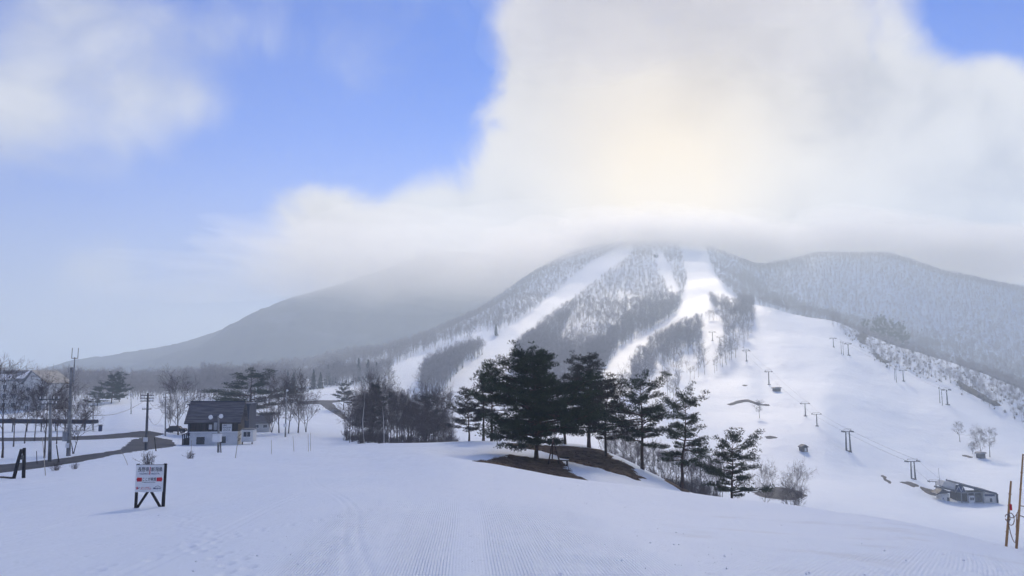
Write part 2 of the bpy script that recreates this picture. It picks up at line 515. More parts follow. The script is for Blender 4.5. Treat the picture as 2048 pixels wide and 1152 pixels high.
def build_ground():
    fine = np.arange(-R(37.5), R(37.5) + 1e-6, 0.0021)
    side = R(37.5) + np.cumsum(np.geomspace(0.004, 0.09, 46))
    side = side[side < math.pi - 0.05]
    th = np.concatenate([-side[::-1], fine, side])
    r = [1.2]
    while r[-1] < 11000:
        q = r[-1]
        r.append(q * (1.03 if q < 7 else 1.0085 if q < 60 else 1.0105 if q < 1500 else 1.04))
    r = np.array(r)
    T, RR = np.meshgrid(th, r)
    x, y = np.sin(T) * RR, np.cos(T) * RR
    z = ground(x, y)
    kn = np.nonzero((RR[:, 0] > 7) & (RR[:, 0] < 48))[0]
    z[kn] += trod(x[kn], y[kn])
    V = np.stack([x, y, z], -1).reshape(-1, 3)
    nr, nt = x.shape
    ii = np.arange(nr * nt).reshape(nr, nt)
    q = np.stack([ii[:-1, :-1], ii[:-1, 1:], ii[1:, 1:], ii[1:, :-1]], -1).reshape(-1, 4)[:, ::-1]
    # close the seam behind the viewer
    s = np.stack([ii[:-1, -1], ii[:-1, 0], ii[1:, 0], ii[1:, -1]], -1)[:, ::-1]
    V = np.vstack([V, [[0, 0, float(ground(np.array([0.0]), np.array([0.5]))[0])]]])
    F4 = np.vstack([q, s])
    o = obj_np('snow_ground', V, F4, M['snow'], smooth=True)
    xs, ys = V[:, 0], V[:, 1]
    rr = np.hypot(xs, ys)
    # groomed lanes: across-track distance and where the comb marks survive
    s1 = (xs + .047 * (ys - 9)) / (1 + .032 * np.maximum(ys - 9, -9)) + 0.10 * fbm(xs / 4, ys / 9, 2, 5)
    m1 = smooth01(s1, -3.3, -2.7) * (1 - smooth01(s1, 1.7, 2.2)) * (1 - smooth01(ys, 20, 30)) * (ys > 0)
    m1 *= 1 - (1 - smooth01(np.abs(s1 + 0.45), 0.12, 0.34)) * 0.9
    m1 *= 0.6 + 0.4 * smooth01(fbm(s1 / 0.9, ys / 30, 2, 41), -0.25, 0.1)
    s2 = (xs - .60 * ys) * .857 + 0.12 * fbm(xs / 5, ys / 5, 2, 6)
    m2 = smooth01(s1, 2.2, 2.6) * (1 - smooth01(s2, 0.2, 1.0)) * smooth01(s2, -4.2, -3.6) * (ys > 0) * (1 - smooth01(rr, 16, 20))
    near = 1 - smooth01(rr, 25, 70)
    dirt = smooth01(xs / np.maximum(ys, 1), .14, .3) * (1 - smooth01(rr, 22, 34)) * (ys > 0)
    for nme, arr in (('groom_s', s1), ('groom_m', m1), ('groom2_s', s2), ('groom2_m', m2), ('near', near), ('dirt', dirt)):
        a = o.data.attributes.new(nme, 'FLOAT', 'POINT')
        a.data.foreach_set('value', np.ascontiguousarray(arr, dtype=np.float32))
    tag(o, 'wide snow covered ground with groomed comb marks in front', kind='structure')
    return o


build_ground()


# far blue mountain beyond the valley, left
def build_far_mountain():
    crest = [(-700, 766), (-300, 764), (60, 764), (155, 756), (300, 716), (450, 664), (600, 603), (750, 548), (900, 505), (1050, 520), (1300, 640), (1600, 720)]
    c = []
    for (u, v) in crest:
        p = at(u, v, 2100)
        c.append((p.x, p.z))
    c = np.array(c)
    x = np.linspace(c[0, 0], c[-1, 0], 520)
    top = pchip1(c[:, 0], c[:, 1], x)
    yy = np.concatenate([np.linspace(1250, 2100, 110), np.linspace(2115, 3000, 40)])
    X, Y = np.meshgrid(x, yy)
    T = np.broadcast_to(top, X.shape)
    k = np.where(Y < 2100, smooth01(Y, 1180, 2180) / smooth01(np.array(2100.), 1180, 2180), 1 - smooth01(Y, 2100, 3100))
    gul = fbm(X / 270, Y / 600, 4, 51)
    Z = -8 + (T + 8) * k + np.sin(np.clip(k, 0, 1) * math.pi) * gul * 60
    Z = Z + 7.0 * np.abs(fbm(X / 22, Y / 26, 3, 57)) * (T > 12)
    n, m = X.shape
    ii = np.arange(n * m).reshape(n, m)
    q = np.stack([ii[:-1, :-1], ii[:-1, 1:], ii[1:, 1:], ii[1:, :-1]], -1).reshape(-1, 4)
    mat = noisy('haze_tinted_forest', (0.032, 0.046, 0.08), (0.10, 0.12, 0.17), 0.012, 0.95, lo=0.5, hi=0.8, detail=8)  # blue of the haze is tinted into the forest colours
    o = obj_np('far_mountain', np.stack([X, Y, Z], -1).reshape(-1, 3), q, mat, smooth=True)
    tag(o, 'dark blue wooded mountain fading into cloud beyond the valley', kind='structure')


build_far_mountain()




# ------------------------------------------------------------------ mesh collector
class MB:
    def __init__(s):
        s.V, s.F, s.n = [], [], 0

    def add(s, V, Fc):
        V = np.asarray(V, float)
        s.V.append(V)
        s.F.append(np.asarray(Fc, int) + s.n)
        s.n += len(V)

    def box(s, c, d, rz=0.0, tilt=None):
        """box of size d centred on c, optionally turned"""
        V = np.array([(x, y, z) for x in (-.5, .5) for y in (-.5, .5) for z in (-.5, .5)]) * np.array(d)
        if tilt is not None:
            V = V @ np.array(tilt).T
        if rz:
            cz, sz = math.cos(rz), math.sin(rz)
            V = V @ np.array([[cz, sz, 0], [-sz, cz, 0], [0, 0, 1]])
        s.add(V + np.array(c), [(0, 1, 3, 2), (4, 6, 7, 5), (0, 4, 5, 1), (2, 3, 7, 6), (0, 2, 6, 4), (1, 5, 7, 3)])

    def prism(s, pts, y0, y1):
        """polygon in the x-z plane pushed from y0 to y1"""
        n = len(pts)
        V = [(x, y0, z) for x, z in pts] + [(x, y1, z) for x, z in pts]
        f = [(i, (i + 1) % n, n + (i + 1) % n, n + i) for i in range(n)]
        cap = []
        for i in range(1, n - 1):
            cap += [(0, i + 1, i, i), (n, n + i, n + i + 1, n + i + 1)]
        s.add(V, f)
        s.capfix(V, n)

    def capfix(s, V, n):
        # fan caps as degenerate-free quads or triangles stored as quads
        base = s.n - len(V)
        q = []
        for i in range(1, n - 1):
            q.append((base, base + i + 1, base + i, base))
            q.append((base + n, base + n + i, base + n + i + 1, base + n))
        s.F.append(np.array(q))

    def tube(s, P, rad, sides=6, cap=True):
        P = np.asarray(P, float)
        n = len(P)
        rad = np.broadcast_to(np.asarray(rad, float), (n,))
        T = np.gradient(P, axis=0)
        T /= np.linalg.norm(T, axis=1)[:, None] + 1e-9
        up = np.array([0, 0, 1.0]) if abs(T[0, 2]) < 0.9 else np.array([1.0, 0, 0])
        A = np.cross(T, up)
        A /= np.linalg.norm(A, axis=1)[:, None] + 1e-9
        B = np.cross(T, A)
        a = np.arange(sides) * 2 * math.pi / sides
        ring = P[:, None, :] + rad[:, None, None] * (np.cos(a)[None, :, None] * A[:, None, :] + np.sin(a)[None, :, None] * B[:, None, :])
        V = ring.reshape(-1, 3)
        f = []
        for i in range(n - 1):
            for j in range(sides):
                k = (j + 1) % sides
                f.append((i * sides + j, i * sides + k, (i + 1) * sides + k, (i + 1) * sides + j))
        if cap:
            V = np.vstack([V, P[:1], P[-1:]])
            c0, c1 = n * sides, n * sides + 1
            for j in range(sides):
                k = (j + 1) % sides
                f.append((c0, k, j, c0))
                f.append((c1, (n - 1) * sides + j, (n - 1) * sides + k, c1))
        s.add(V, f)

    def cyl(s, a, b, r0, r1=None, sides=8):
        s.tube([a, b], [r0, r0 if r1 is None else r1], sides)

    def arrays(s):
        return np.vstack(s.V), np.vstack(s.F)

    def mesh(s, name, mat, smooth=False):
        V, Q = s.arrays()
        me = bpy.data.meshes.new(name)
        faces = [tuple(dict.fromkeys(q)) for q in Q.tolist()]
        me.from_pydata(V.tolist(), [], faces)
        if smooth:
            me.polygons.foreach_set('use_smooth', np.ones(len(me.polygons), bool))
        me.update()
        me.materials.append(mat)
        return me

    def build(s, name, mat, parent=None, smooth=False):
        return link(bpy.data.objects.new(name, s.mesh(name, mat, smooth)), parent)


def copy_tree(o, parent=None):
    c = o.copy()
    col.objects.link(c)
    c.parent = parent
    for ch in o.children:
        copy_tree(ch, c)
    return c


# ------------------------------------------------------------------ more materials
M['bark'] = noisy('bark', (0.055, 0.045, 0.04), (0.12, 0.10, 0.09), 9, 0.95, 0.02, stretch=(1, 1, .25))
M['twig'] = noisy('twig', (0.075, 0.06, 0.055), (0.13, 0.105, 0.10), 2, 0.95)
M['pale_twig'] = noisy('pale_twig', (0.24, 0.225, 0.22), (0.44, 0.415, 0.40), 0.35, 0.95)  # paler than the near twigs, for the mountainside trees
M['birch'] = noisy('birch_bark', (0.30, 0.28, 0.26), (0.62, 0.60, 0.56), 3.5, 0.85, lo=0.35, hi=0.5, stretch=(1, 1, 2.5))
M['pine_bark'] = noisy('pine_bark', (0.035, 0.026, 0.022), (0.11, 0.065, 0.045), 5, 0.95, 0.03, stretch=(1, 1, .4))
M['needles'] = noisy('pine_needles', (0.014, 0.030, 0.013), (0.045, 0.068, 0.028), 0.8, 0.7, spec=0.2)
M['needles_dry'] = noisy('pine_needles_dull', (0.022, 0.026, 0.018), (0.05, 0.045, 0.03), 0.8, 0.75, spec=0.2)
M['cedar'] = noisy('cedar_needles', (0.018, 0.03, 0.02), (0.04, 0.05, 0.035), 0.5, 0.8, spec=0.2)
M['dead_grass'] = noisy('dead_grass', (0.05, 0.032, 0.02), (0.15, 0.10, 0.062), 1.6, 0.95, 0.05, detail=7)
M['earth'] = noisy('bare_earth', (0.05, 0.045, 0.04), (0.13, 0.115, 0.10), 0.7, 0.95, 0.1, detail=6)
M['asphalt'] = noisy('asphalt', (0.036, 0.04, 0.05), (0.062, 0.066, 0.078), 0.5, 0.75, 0.01, bscale=30)
M['timber_dark'] = noisy('dark_timber', (0.012, 0.012, 0.014), (0.04, 0.036, 0.034), 5, 0.7, 0.004, stretch=(3, 3, .5))
M['steel'] = noisy('galvanised_steel', (0.20, 0.21, 0.22), (0.32, 0.33, 0.34), 2, 0.5, spec=0.5)
M['dark_steel'] = noisy('dark_steel', (0.05, 0.055, 0.06), (0.10, 0.105, 0.11), 2, 0.55, spec=0.5)
M['concrete'] = noisy('concrete', (0.22, 0.22, 0.21), (0.36, 0.355, 0.34), 2, 0.9, 0.004)
M['white_wall'] = noisy('white_wall', (0.62, 0.63, 0.63), (0.75, 0.75, 0.74), 0.8, 0.8)
M['cream_wall'] = noisy('cream_wall', (0.54, 0.53, 0.50), (0.64, 0.63, 0.60), 0.8, 0.85)
M['brown_wall'] = noisy('brown_boarding', (0.035, 0.028, 0.028), (0.075, 0.06, 0.055), 1.5, 0.85, stretch=(6, 6, .4))
M['roof_brown'] = noisy('old_roof', (0.085, 0.082, 0.092), (0.155, 0.145, 0.15), 1.2, 0.7, 0.02, stretch=(.4, 3, 3))
M['roof_blue'] = noisy('dark_roof', (0.022, 0.028, 0.05), (0.04, 0.048, 0.075), 0.6, 0.6)
M['roof_grey'] = noisy('grey_roof', (0.16, 0.165, 0.17), (0.28, 0.28, 0.28), 0.6, 0.6)
M['glass'] = noisy('window_glass', (0.02, 0.024, 0.03), (0.05, 0.055, 0.065), 0.7, 0.15, spec=0.6)
M['white_paint'] = noisy('white_paint', (0.74, 0.75, 0.76), (0.82, 0.82, 0.82), 1.2, 0.5)
M['ink'] = noisy('black_ink', (0.02, 0.02, 0.03), (0.035, 0.035, 0.045), 8, 0.6)
M['navy'] = noisy('navy_ink', (0.02, 0.035, 0.10), (0.03, 0.045, 0.13), 8, 0.6)
M['red'] = noisy('red_ink', (0.52, 0.025, 0.04), (0.62, 0.04, 0.05), 8, 0.55)
M['bamboo'] = noisy('bamboo', (0.34, 0.19, 0.09), (0.48, 0.30, 0.15), 4, 0.6, stretch=(1, 1, .5))
M['bamboo_pale'] = noisy('weathered_cane', (0.36, 0.32, 0.26), (0.50, 0.46, 0.38), 4, 0.7)
M['rope'] = noisy('rope', (0.20, 0.17, 0.15), (0.32, 0.27, 0.23), 20, 0.9)
M['snow_plain'] = noisy('settled_snow', (0.84, 0.865, 0.90), (0.88, 0.895, 0.92), 1.5, 0.7, 0.03)


# ------------------------------------------------------------------ trees: bare ones
def _norm(v):
    return v / (np.linalg.norm(v) + 1e-9)


def grow_bare(H, seed, levels=4, nprim=9, kids=(6, 5, 4), spread=0.62, base=0.28, lean=0.0, r0=None, multi=1, tw=0.012):
    """segments of a leafless tree; returns the trunk and the branches as collectors"""
    rg = np.random.default_rng(seed)
    trunk, crown = MB(), MB()
    twigs = []

    def perp(d):
        a = rg.normal(size=3)
        a -= d * a.dot(d)
        return _norm(a)

    def limb(p, d, L, r, lev):
        n = 4 if lev < 2 else 3
        pts, q, dd = [p], p.copy(), d.copy()
        for i in range(n):
            dd = _norm(dd + rg.normal(size=3) * 0.13 + np.array([0, 0, 0.10 if lev < 3 else 0.03]))
            q = q + dd * L / n
            pts.append(q.copy())
        pts = np.array(pts)
        rad = np.linspace(r, r * 0.35, n + 1)
        if lev >= levels:
            twigs.append((pts, r))
            return
        crown.tube(pts, rad, 4 if lev == 1 else 3, cap=False)
        nk = kids[min(lev - 1, len(kids) - 1)]
        for c in range(nk):
            f = 0.25 + 0.75 * (c + rg.random()) / nk
            i = min(int(f * n), n - 1)
            w = f * n - i
            o = pts[i] * (1 - w) + pts[i + 1] * w
            td = _norm(pts[i + 1] - pts[i])
            a = R(rg.uniform(24, 52))
            limb(o, _norm(td * math.cos(a) + perp(td) * math.sin(a)), L * rg.uniform(0.42, 0.66), max(r * 0.45, tw), lev + 1)

    r0 = r0 or H * 0.016
    for s_ in range(multi):
        n = 8
        pts, q = [np.zeros(3)], np.zeros(3)
        d = _norm(np.array([lean + rg.normal() * (0.04 if multi == 1 else 0.22), rg.normal() * (0.04 if multi == 1 else 0.22), 1.0]))
        hh = H * (0.9 if s_ == 0 else rg.uniform(0.7, 0.88))
        for i in range(n):
            d = _norm(d + rg.normal(size=3) * 0.05 + np.array([0, 0, 0.06]))
            q = q + d * hh / n
            pts.append(q.copy())
        pts = np.array(pts)
        pts[0, 2] -= 0.4
        rad = r0 / math.sqrt(multi) * (1 - np.linspace(0, 1, n + 1) * 0.86)
        rad[0] *= 1.25
        trunk.tube(pts, rad, 6, cap=False)
        npr = max(4, int(nprim / math.sqrt(multi)))
        for c in range(npr):
            f = base + (0.98 - base) * (c + rg.random() * 0.8) / npr
            i = min(int(f * n), n - 1)
            w = f * n - i
            o = pts[i] * (1 - w) + pts[i + 1] * w
            az = c * 2.4 + rg.uniform(-.5, .5)
            a = R(rg.uniform(34, 62) * (1.1 - 0.45 * f))
            L = H * spread * (0.34 + 0.42 * math.sin(math.pi * min(1, (f - base) / (1 - base) * 0.85 + 0.12))) * rg.uniform(0.8, 1.15)
            limb(o, np.array([math.sin(az) * math.sin(a), math.cos(az) * math.sin(a), math.cos(a)]), L, r0 * 0.42 * (1.1 - 0.7 * f), 1)
    # twigs as thin ribbons
    for pts, r in twigs:
        d = _norm(pts[-1] - pts[0])
        w = perp(d) * max(r, tw)
        m_ = len(pts)
        prof = np.linspace(1, 0.25, m_)[:, None]
        V = np.vstack([pts - w * prof, pts + w * prof])
        crown.add(V, [(i, i + 1, m_ + i + 1, m_ + i) for i in range(m_ - 1)])
    return trunk, crown


def quad_mesh(mb, name, mat, smooth=False):
    V, Q = mb.arrays()
    return mesh_np(name, V, Q, mat, smooth)


BARE = []        # detailed trees for the near and middle distance: (height, trunk mesh, crown mesh)
for i, (sp, ba, mu, np_, k1) in enumerate([(.62, .25, 1, 11, 7), (.55, .32, 1, 11, 7), (.72, .18, 1, 12, 7), (.60, .10, 3, 12, 6), (.5, .35, 1, 10, 6), (.66, .2, 2, 12, 6)]):
    tk, cr = grow_bare(10, 100 + i, 4, np_, (k1, 6, 5), sp, ba, 0.0, multi=mu, tw=0.016)
    BARE.append((quad_mesh(tk, 'bare_trunk', M['bark'], True), quad_mesh(cr, 'bare_crown', M['twig'])))
BIRCH = []
for i in range(2):
    tk, cr = grow_bare(10, 140 + i, 4, 9, (5, 5, 4), .42, .38, 0.06, r0=0.11, tw=0.014)
    BIRCH.append((quad_mesh(tk, 'birch_trunk', M['birch'], True), quad_mesh(cr, 'birch_crown', M['twig'])))
FAR = []         # lighter trees for the mountainside, trunk and crown in one mesh
for i, (sp, ba, mu) in enumerate([(.5, .42, 1), (.44, .5, 1), (.56, .36, 1), (.6, .2, 2), (.40, .55, 1)]):
    tk, cr = grow_bare(10, 200 + i, 3, 10, (6, 5), sp, ba, 0.0, r0=0.14, multi=mu, tw=0.028)
    V1, Q1 = tk.arrays()
    V2, Q2 = cr.arrays()
    FAR.append(mesh_np('hillside_tree', np.vstack([V1, V2]), np.vstack([Q1, Q2 + len(V1)]), M['pale_twig']))
SHRUB = []
for i in range(2):
    mb = MB()
    rg = np.random.default_rng(300 + i)
    for k in range(46):
        az, a = rg.uniform(0, 6.28), abs(rg.normal()) * 0.5
        d = np.array([math.cos(az) * math.sin(a), math.sin(az) * math.sin(a), math.cos(a)])
        L = rg.uniform(.5, 1.0)
        p = np.array([rg.normal() * .12, rg.normal() * .12, -.05])
        P = [p, p + d * L * .5 + rg.normal(size=3) * .04, p + d * L + rg.normal(size=3) * .06]
        mb.tube(P, [.011, .008, .004], 3, cap=False)
        for j in range(3):
            e = np.array(P[1]) + (np.array(P[2]) - np.array(P[1])) * rg.random()
            mb.tube([e, e + _norm(d + rg.normal(size=3) * .5) * L * .3], [.006, .003], 3, cap=False)
    SHRUB.append(quad_mesh(mb, 'shrub', M['twig']))


def put_bare(name, base, H, var, label, cat='tree', group=None, rz=None, birch=False, wide=1.0):
    o = empty(name, base, random.uniform(0, 6.28) if rz is None else rz)
    k = H / 10
    o.scale = (k * wide, k * wide, k)
    tk, cr = (BIRCH if birch else BARE)[var % (2 if birch else len(BARE))]
    link(bpy.data.objects.new('trunk', tk), o)
    link(bpy.data.objects.new('crown', cr), o)
    return tag(o, label, cat, group)


# ------------------------------------------------------------------ trees: pines
def make_pine(H, seed, W, base=0.3, nb=70, kink=0.03, lean=(0, 0), pad=1.0, sub=5, droop=0.0, mat='needles', r0=None, tuft=15):
    """W: list of (height fraction, reach in metres); layered branches carrying flat pads of needle tufts"""
    rg = np.random.default_rng(seed)
    tk, br = MB(), MB()
    n = 14
    f = np.linspace(0, 1, n)
    wob = np.cumsum(rg.normal(size=(n, 2)) * kink * H / n * 2.2, axis=0)
    wob -= wob[0]
    P = np.stack([lean[0] * H * f ** 1.5 + wob[:, 0], lean[1] * H * f ** 1.5 + wob[:, 1], H * 0.96 * f], -1)
    P[0, 2] = -0.5
    r0 = r0 or H * 0.022
    rad = r0 * (1 - 0.9 * f ** 0.9)
    rad[0] *= 1.3
    tk.tube(P, rad, 9, cap=False)
    wf, wr = np.array(W).T
    ph = rg.uniform(0, 6.28, 3)
    pads = []
    for i in range(nb):
        h = base + (1 - base) * ((i + rg.random()) / nb) ** 0.92
        if nb < 60:                      # open crowns carry their limbs in uneven tiers
            tiers = nb / 4.5
            h = base + (1 - base) * min(1.0, (math.floor((h - base) / (1 - base) * tiers) + .5 + rg.normal() * .22 + .3 * math.sin(i * 1.7)) / tiers)
        h = min(max(h, base * .9), .99)
        az = i * 2.39996 + rg.uniform(-.35, .35)
        lob = 0.92 + 0.34 * math.sin(2 * az + ph[0] + 5 * h) + 0.26 * math.sin(9 * h + ph[1] + az) + 0.18 * math.sin(17 * h + ph[2])
        L = np.interp(h, wf, wr) * rg.uniform(0.7, 1.1) * max(.35, lob)
        o = np.array([np.interp(h, f, P[:, k]) for k in range(3)])
        m_ = 6
        g_ = np.linspace(0, 1, m_)
        el = R(rg.uniform(0, 24) + 30 * max(0, h - 0.8) / 0.2)
        bend = rg.normal() * 0.35
        a = az + bend * g_
        rise = L * (math.tan(el) * g_ - (0.42 + droop) * g_ ** 2 * (1.15 - h) + 0.30 * g_ ** 4)
        path = np.stack([o[0] + np.cumsum(np.r_[0, np.cos(a[1:])]) * L / (m_ - 1), o[1] + np.cumsum(np.r_[0, np.sin(a[1:])]) * L / (m_ - 1), o[2] + rise], -1)
        rb = max(0.02, r0 * 0.34 * (1.15 - h) + 0.008 * L)
        br.tube(path, rb * (1 - 0.8 * g_), 4, cap=False)
        ps = 0.24 + 0.085 * L
        for k in range(3, m_):
            pads.append((*path[k], ps * rg.uniform(.8, 1.2)))
        if L > 0.7:
            for j in range(sub):
                w = rg.uniform(0.32, 0.95)
                k = min(int(w * (m_ - 1)), m_ - 2)
                q0 = path[k] + (path[k + 1] - path[k]) * (w * (m_ - 1) - k)
                sa = a[k] + rg.choice([-1, 1]) * R(rg.uniform(32, 75))
                sl = L * rg.uniform(.22, .42) * (1.15 - 0.5 * w)
                e = q0 + np.array([math.cos(sa) * sl, math.sin(sa) * sl, sl * rg.uniform(-.05, .28)])
                mid = (q0 + e) / 2 + np.array([0, 0, -.05 * sl])
                br.tube([q0, mid, e], [rb * .4, rb * .28, rb * .12], 3, cap=False)
                pads.append((*e, ps * rg.uniform(.8, 1.25)))
                if sl > .6:
                    pads.append((*mid, ps * rg.uniform(.6, .9)))
    top = P[-1]
    for k in range(4):
        pads.append((top[0] + rg.normal() * .15, top[1] + rg.normal() * .15, top[2] + k * .08, .3))
    pads = np.array(pads)
    pads[:, 3] *= pad
    nt = np.maximum(6, (tuft * (pads[:, 3] / 0.4) ** 1.6)).astype(int)
    idx = np.repeat(np.arange(len(pads)), nt)
    N = len(idx)
    d = rg.normal(size=(N, 3))
    d /= np.linalg.norm(d, axis=1)[:, None]
    rr = rg.random(N)[:, None] ** 0.4
    c = pads[idx, :3] + d * rr * pads[idx, 3:4] * np.array([1.0, 1.0, 0.46])
    # each tuft: four needles fanning up and outwards
    axis = d * np.array([1, 1, .35]) + np.array([0, 0, .75])
    axis /= np.linalg.norm(axis, axis=1)[:, None]
    K = 4
    V = np.empty((N, K, 3, 3))
    for k in range(K):
        nd = axis + rg.normal(size=(N, 3)) * 0.55
        nd /= np.linalg.norm(nd, axis=1)[:, None]
        wv = np.cross(nd, rg.normal(size=(N, 3)))
        wv /= np.linalg.norm(wv, axis=1)[:, None] + 1e-9
        ln = rg.uniform(.13, .24, (N, 1)) * pad
        wd = rg.uniform(.016, .03, (N, 1)) * pad
        V[:, k, 0] = c - wv * wd
        V[:, k, 1] = c + wv * wd
        V[:, k, 2] = c + nd * ln
    V = V.reshape(-1, 3)
    return (quad_mesh(tk, 'pine_trunk', M['pine_bark'], True), quad_mesh(br, 'pine_branches', M['pine_bark'], True),
            mesh_np('pine_foliage', V, np.arange(len(V)).reshape(-1, 3), M[mat]))


def put_pine(name, base, meshes, label, group=None, scale=1.0, rz=0.0, wide=1.0):
    o = empty(name, base, rz)
    o.scale = (scale * wide, scale * wide, scale)
    for nme, me in zip(('trunk', 'branches', 'foliage'), meshes):
        link(bpy.data.objects.new(nme, me), o)
    return tag(o, label, 'pine', group)


def make_cedar(H, seed, wid=0.2):
    rg = np.random.default_rng(seed)
    mb = MB()
    mb.tube([(0, 0, -.5), (0, 0, H * .5), (0, 0, H)], [H * .016, H * .01, .02], 5, cap=False)
    V, Fq, b0 = [], [], 0
    for i in range(150):
        h = 0.08 + 0.92 * (i / 150)
        L = H * wid * (1.02 - h) ** 0.8 * rg.uniform(.7, 1.15)
        az = i * 2.39996
        d = np.array([math.cos(az), math.sin(az), 0])
        p = np.array([0, 0, h * H])
        for k in range(5):
            w = rg.uniform(.2, 1)
            c = p + d * L * w + np.array([0, 0, -.35 * L * w]) + rg.normal(size=3) * .12 * L
            sz = (0.10 + 0.05 * L) * rg.uniform(.8, 1.4) * H / 10
            ax = _norm(d + rg.normal(size=3) * .6)
            bx = _norm(np.cross(ax, rg.normal(size=3)))
            V += [c - ax * sz * 2, c + bx * sz, c + ax * sz * 2, c - bx * sz]
            Fq.append((b0, b0 + 1, b0 + 2, b0 + 3))
            b0 += 4
    mb.add(V, Fq)
    return quad_mesh(mb, 'cedar', M['cedar'])


CEDAR = [make_cedar(10, 400), make_cedar(10, 401, 0.26)]

# the group of pines on the knoll
HERO = [
    # name, u, v base, v top, depth or None (= where the sight line meets the snow), shape arguments, label
    ('big', 1073, 919, 712, None, dict(W=[(.1, 3.6), (.25, 4.9), (.45, 4.8), (.68, 3.9), (.86, 2.6), (1, .8)], base=.15, nb=132, sub=6, tuft=16, pad=1.12), 'broadest and darkest pine, its thick trunk on the brown knoll'),
    ('second', 1178, 893, 712, 95, dict(W=[(.2, 2.8), (.5, 3.4), (.75, 3.0), (.9, 2.1), (1, .7)], base=.2, nb=85, sub=6, mat='needles_dry'), 'tall dull green pine just right of the broadest pine'),
    ('third', 1212, 914, 768, None, dict(W=[(.25, 2.6), (.5, 2.9), (.75, 2.4), (.92, 1.5), (1, .5)], base=.24, nb=54, sub=5, kink=.05, lean=(.05, 0), mat='needles_dry'), 'brownish pine with bent bare limbs on the end of the knoll'),
    ('layered', 1285, 934, 764, 84, dict(W=[(.2, 1.8), (.35, 2.8), (.55, 3.8), (.72, 3.5), (.88, 2.5), (1, .9)], base=.26, nb=46, sub=6, pad=1.05, kink=.02), 'straight pine with open tiers of branches right of the knoll'),
    ('bent', 1361, 971, 798, 76, dict(W=[(.25, 1.8), (.42, 2.9), (.55, 2.5), (.7, 1.5), (.82, 2.5), (.93, 2.1), (1, .7)], base=.26, nb=40, sub=6, kink=.06, lean=(.09, 0)), 'slender pine with a crooked leaning top on the slope edge'),
    ('low', 1463, 990, 873, 82, dict(W=[(.08, 2.6), (.3, 3.0), (.6, 2.7), (.85, 2.0), (1, .8)], base=.1, nb=56, sub=5, kink=.04), 'lowest pine, furthest right, growing from a dark tuft'),
    ('slim', 983, 886, 745, 97, dict(W=[(.3, 1.8), (.5, 2.6), (.7, 2.8), (.88, 2.0), (1, .7)], base=.34, nb=40, sub=5, kink=.03, mat='needles_dry'), 'slim pine with bare lower trunk left of the broadest pine'),
    ('twin', 966, 886, 752, 101, dict(W=[(.3, 1.6), (.5, 2.6), (.72, 2.0), (.88, 1.1), (1, .3)], base=.3, nb=36, sub=5, kink=.04, mat='needles_dry'), 'thin grey pine close behind the slim pine'),
    ('leaning', 938, 887, 785, 99, dict(W=[(.2, 2.0), (.45, 2.6), (.7, 2.0), (.9, 1.0), (1, .3)], base=.2, nb=42, sub=5, kink=.05, lean=(-.14, 0), mat='needles_dry'), 'dark pine leaning left at the left end of the group'),
    ('behind', 1130, 890, 752, 97, dict(W=[(.25, 2.0), (.5, 2.4), (.75, 1.8), (1, .4)], base=.22, nb=50, sub=5, mat='needles_dry'), 'shadowed pine hidden between the two tallest pines'),
]
PINES = {}
for i, (nm, u, vb, vt, D, kw, lab) in enumerate(HERO):
    b = hit(u, vb, 40) if D is None else on_ground(u, D, vb)
    H = at(u, vt, b.y).z - b.z
    PINES[nm] = (make_pine(H, 500 + i, **kw), H)
    put_pine('pine_tree', b, PINES[nm][0], lab)

# pines further off, each its own place and size
for (u, vb, vt, D, src, lab, wide, rz) in [
    (500, 810, 750, 215, 'layered', 'wide layered pine rising behind the dark roofed hall', 1.75, 1.0),
    (688, 800, 768, 330, 'layered', 'small lone pine on the bright snow terrace', 1.0, .4),
    (222, 812, 750, 300, 'low', 'tallest pine above the snow bank beside the far hotel', .9, 2.0),
    (238, 812, 756, 310, 'low', 'second pine just right of the tallest one on the snow bank', .8, 4.0),
    (194, 815, 777, 290, 'low', 'low rounded pine left of the pair on the snow bank', 1.3, 3.0),
    (745, 880, 770, 142, 'second', 'dull pine standing up out of the bare wood', .75, 2.2),
    (850, 882, 795, 150, 'third', 'dark pine at the right end of the bare wood', 1.0, 1.2)]:
    b = on_ground(u, D, vb)
    H = at(u, vt, D).z - b.z
    put_pine('pine_tree', b, PINES[src][0], lab, scale=H / PINES[src][1], rz=rz, wide=wide)

for (u, vb, vt, D, lab, rz) in [
    (1728, 668, 640, 860, 'leftmost hazy pine on the ridge right of the upper piste', .5), (1752, 670, 638, 850, 'second hazy pine on the ridge right of the upper piste', 1.5),
    (1768, 672, 634, 850, 'tallest hazy pine of the ridge group', 2.5), (1788, 676, 642, 845, 'fourth hazy pine on the ridge, right of the tallest', 3.5), (1806, 680, 648, 840, 'rightmost hazy pine of the ridge group', 4.5)]:
    b = on_ground(u, D, vb)
    put_pine('pine_tree', b, PINES['low'][0], lab, scale=(at(u, vt + 4, D).z - b.z) / PINES['low'][1], rz=rz, wide=.42)

# ------------------------------------------------------------------ patches laid on the land
def poly_world(pts, d0=6.0):
    return np.array([hit(u, v, d0)[:2] for u, v in pts])


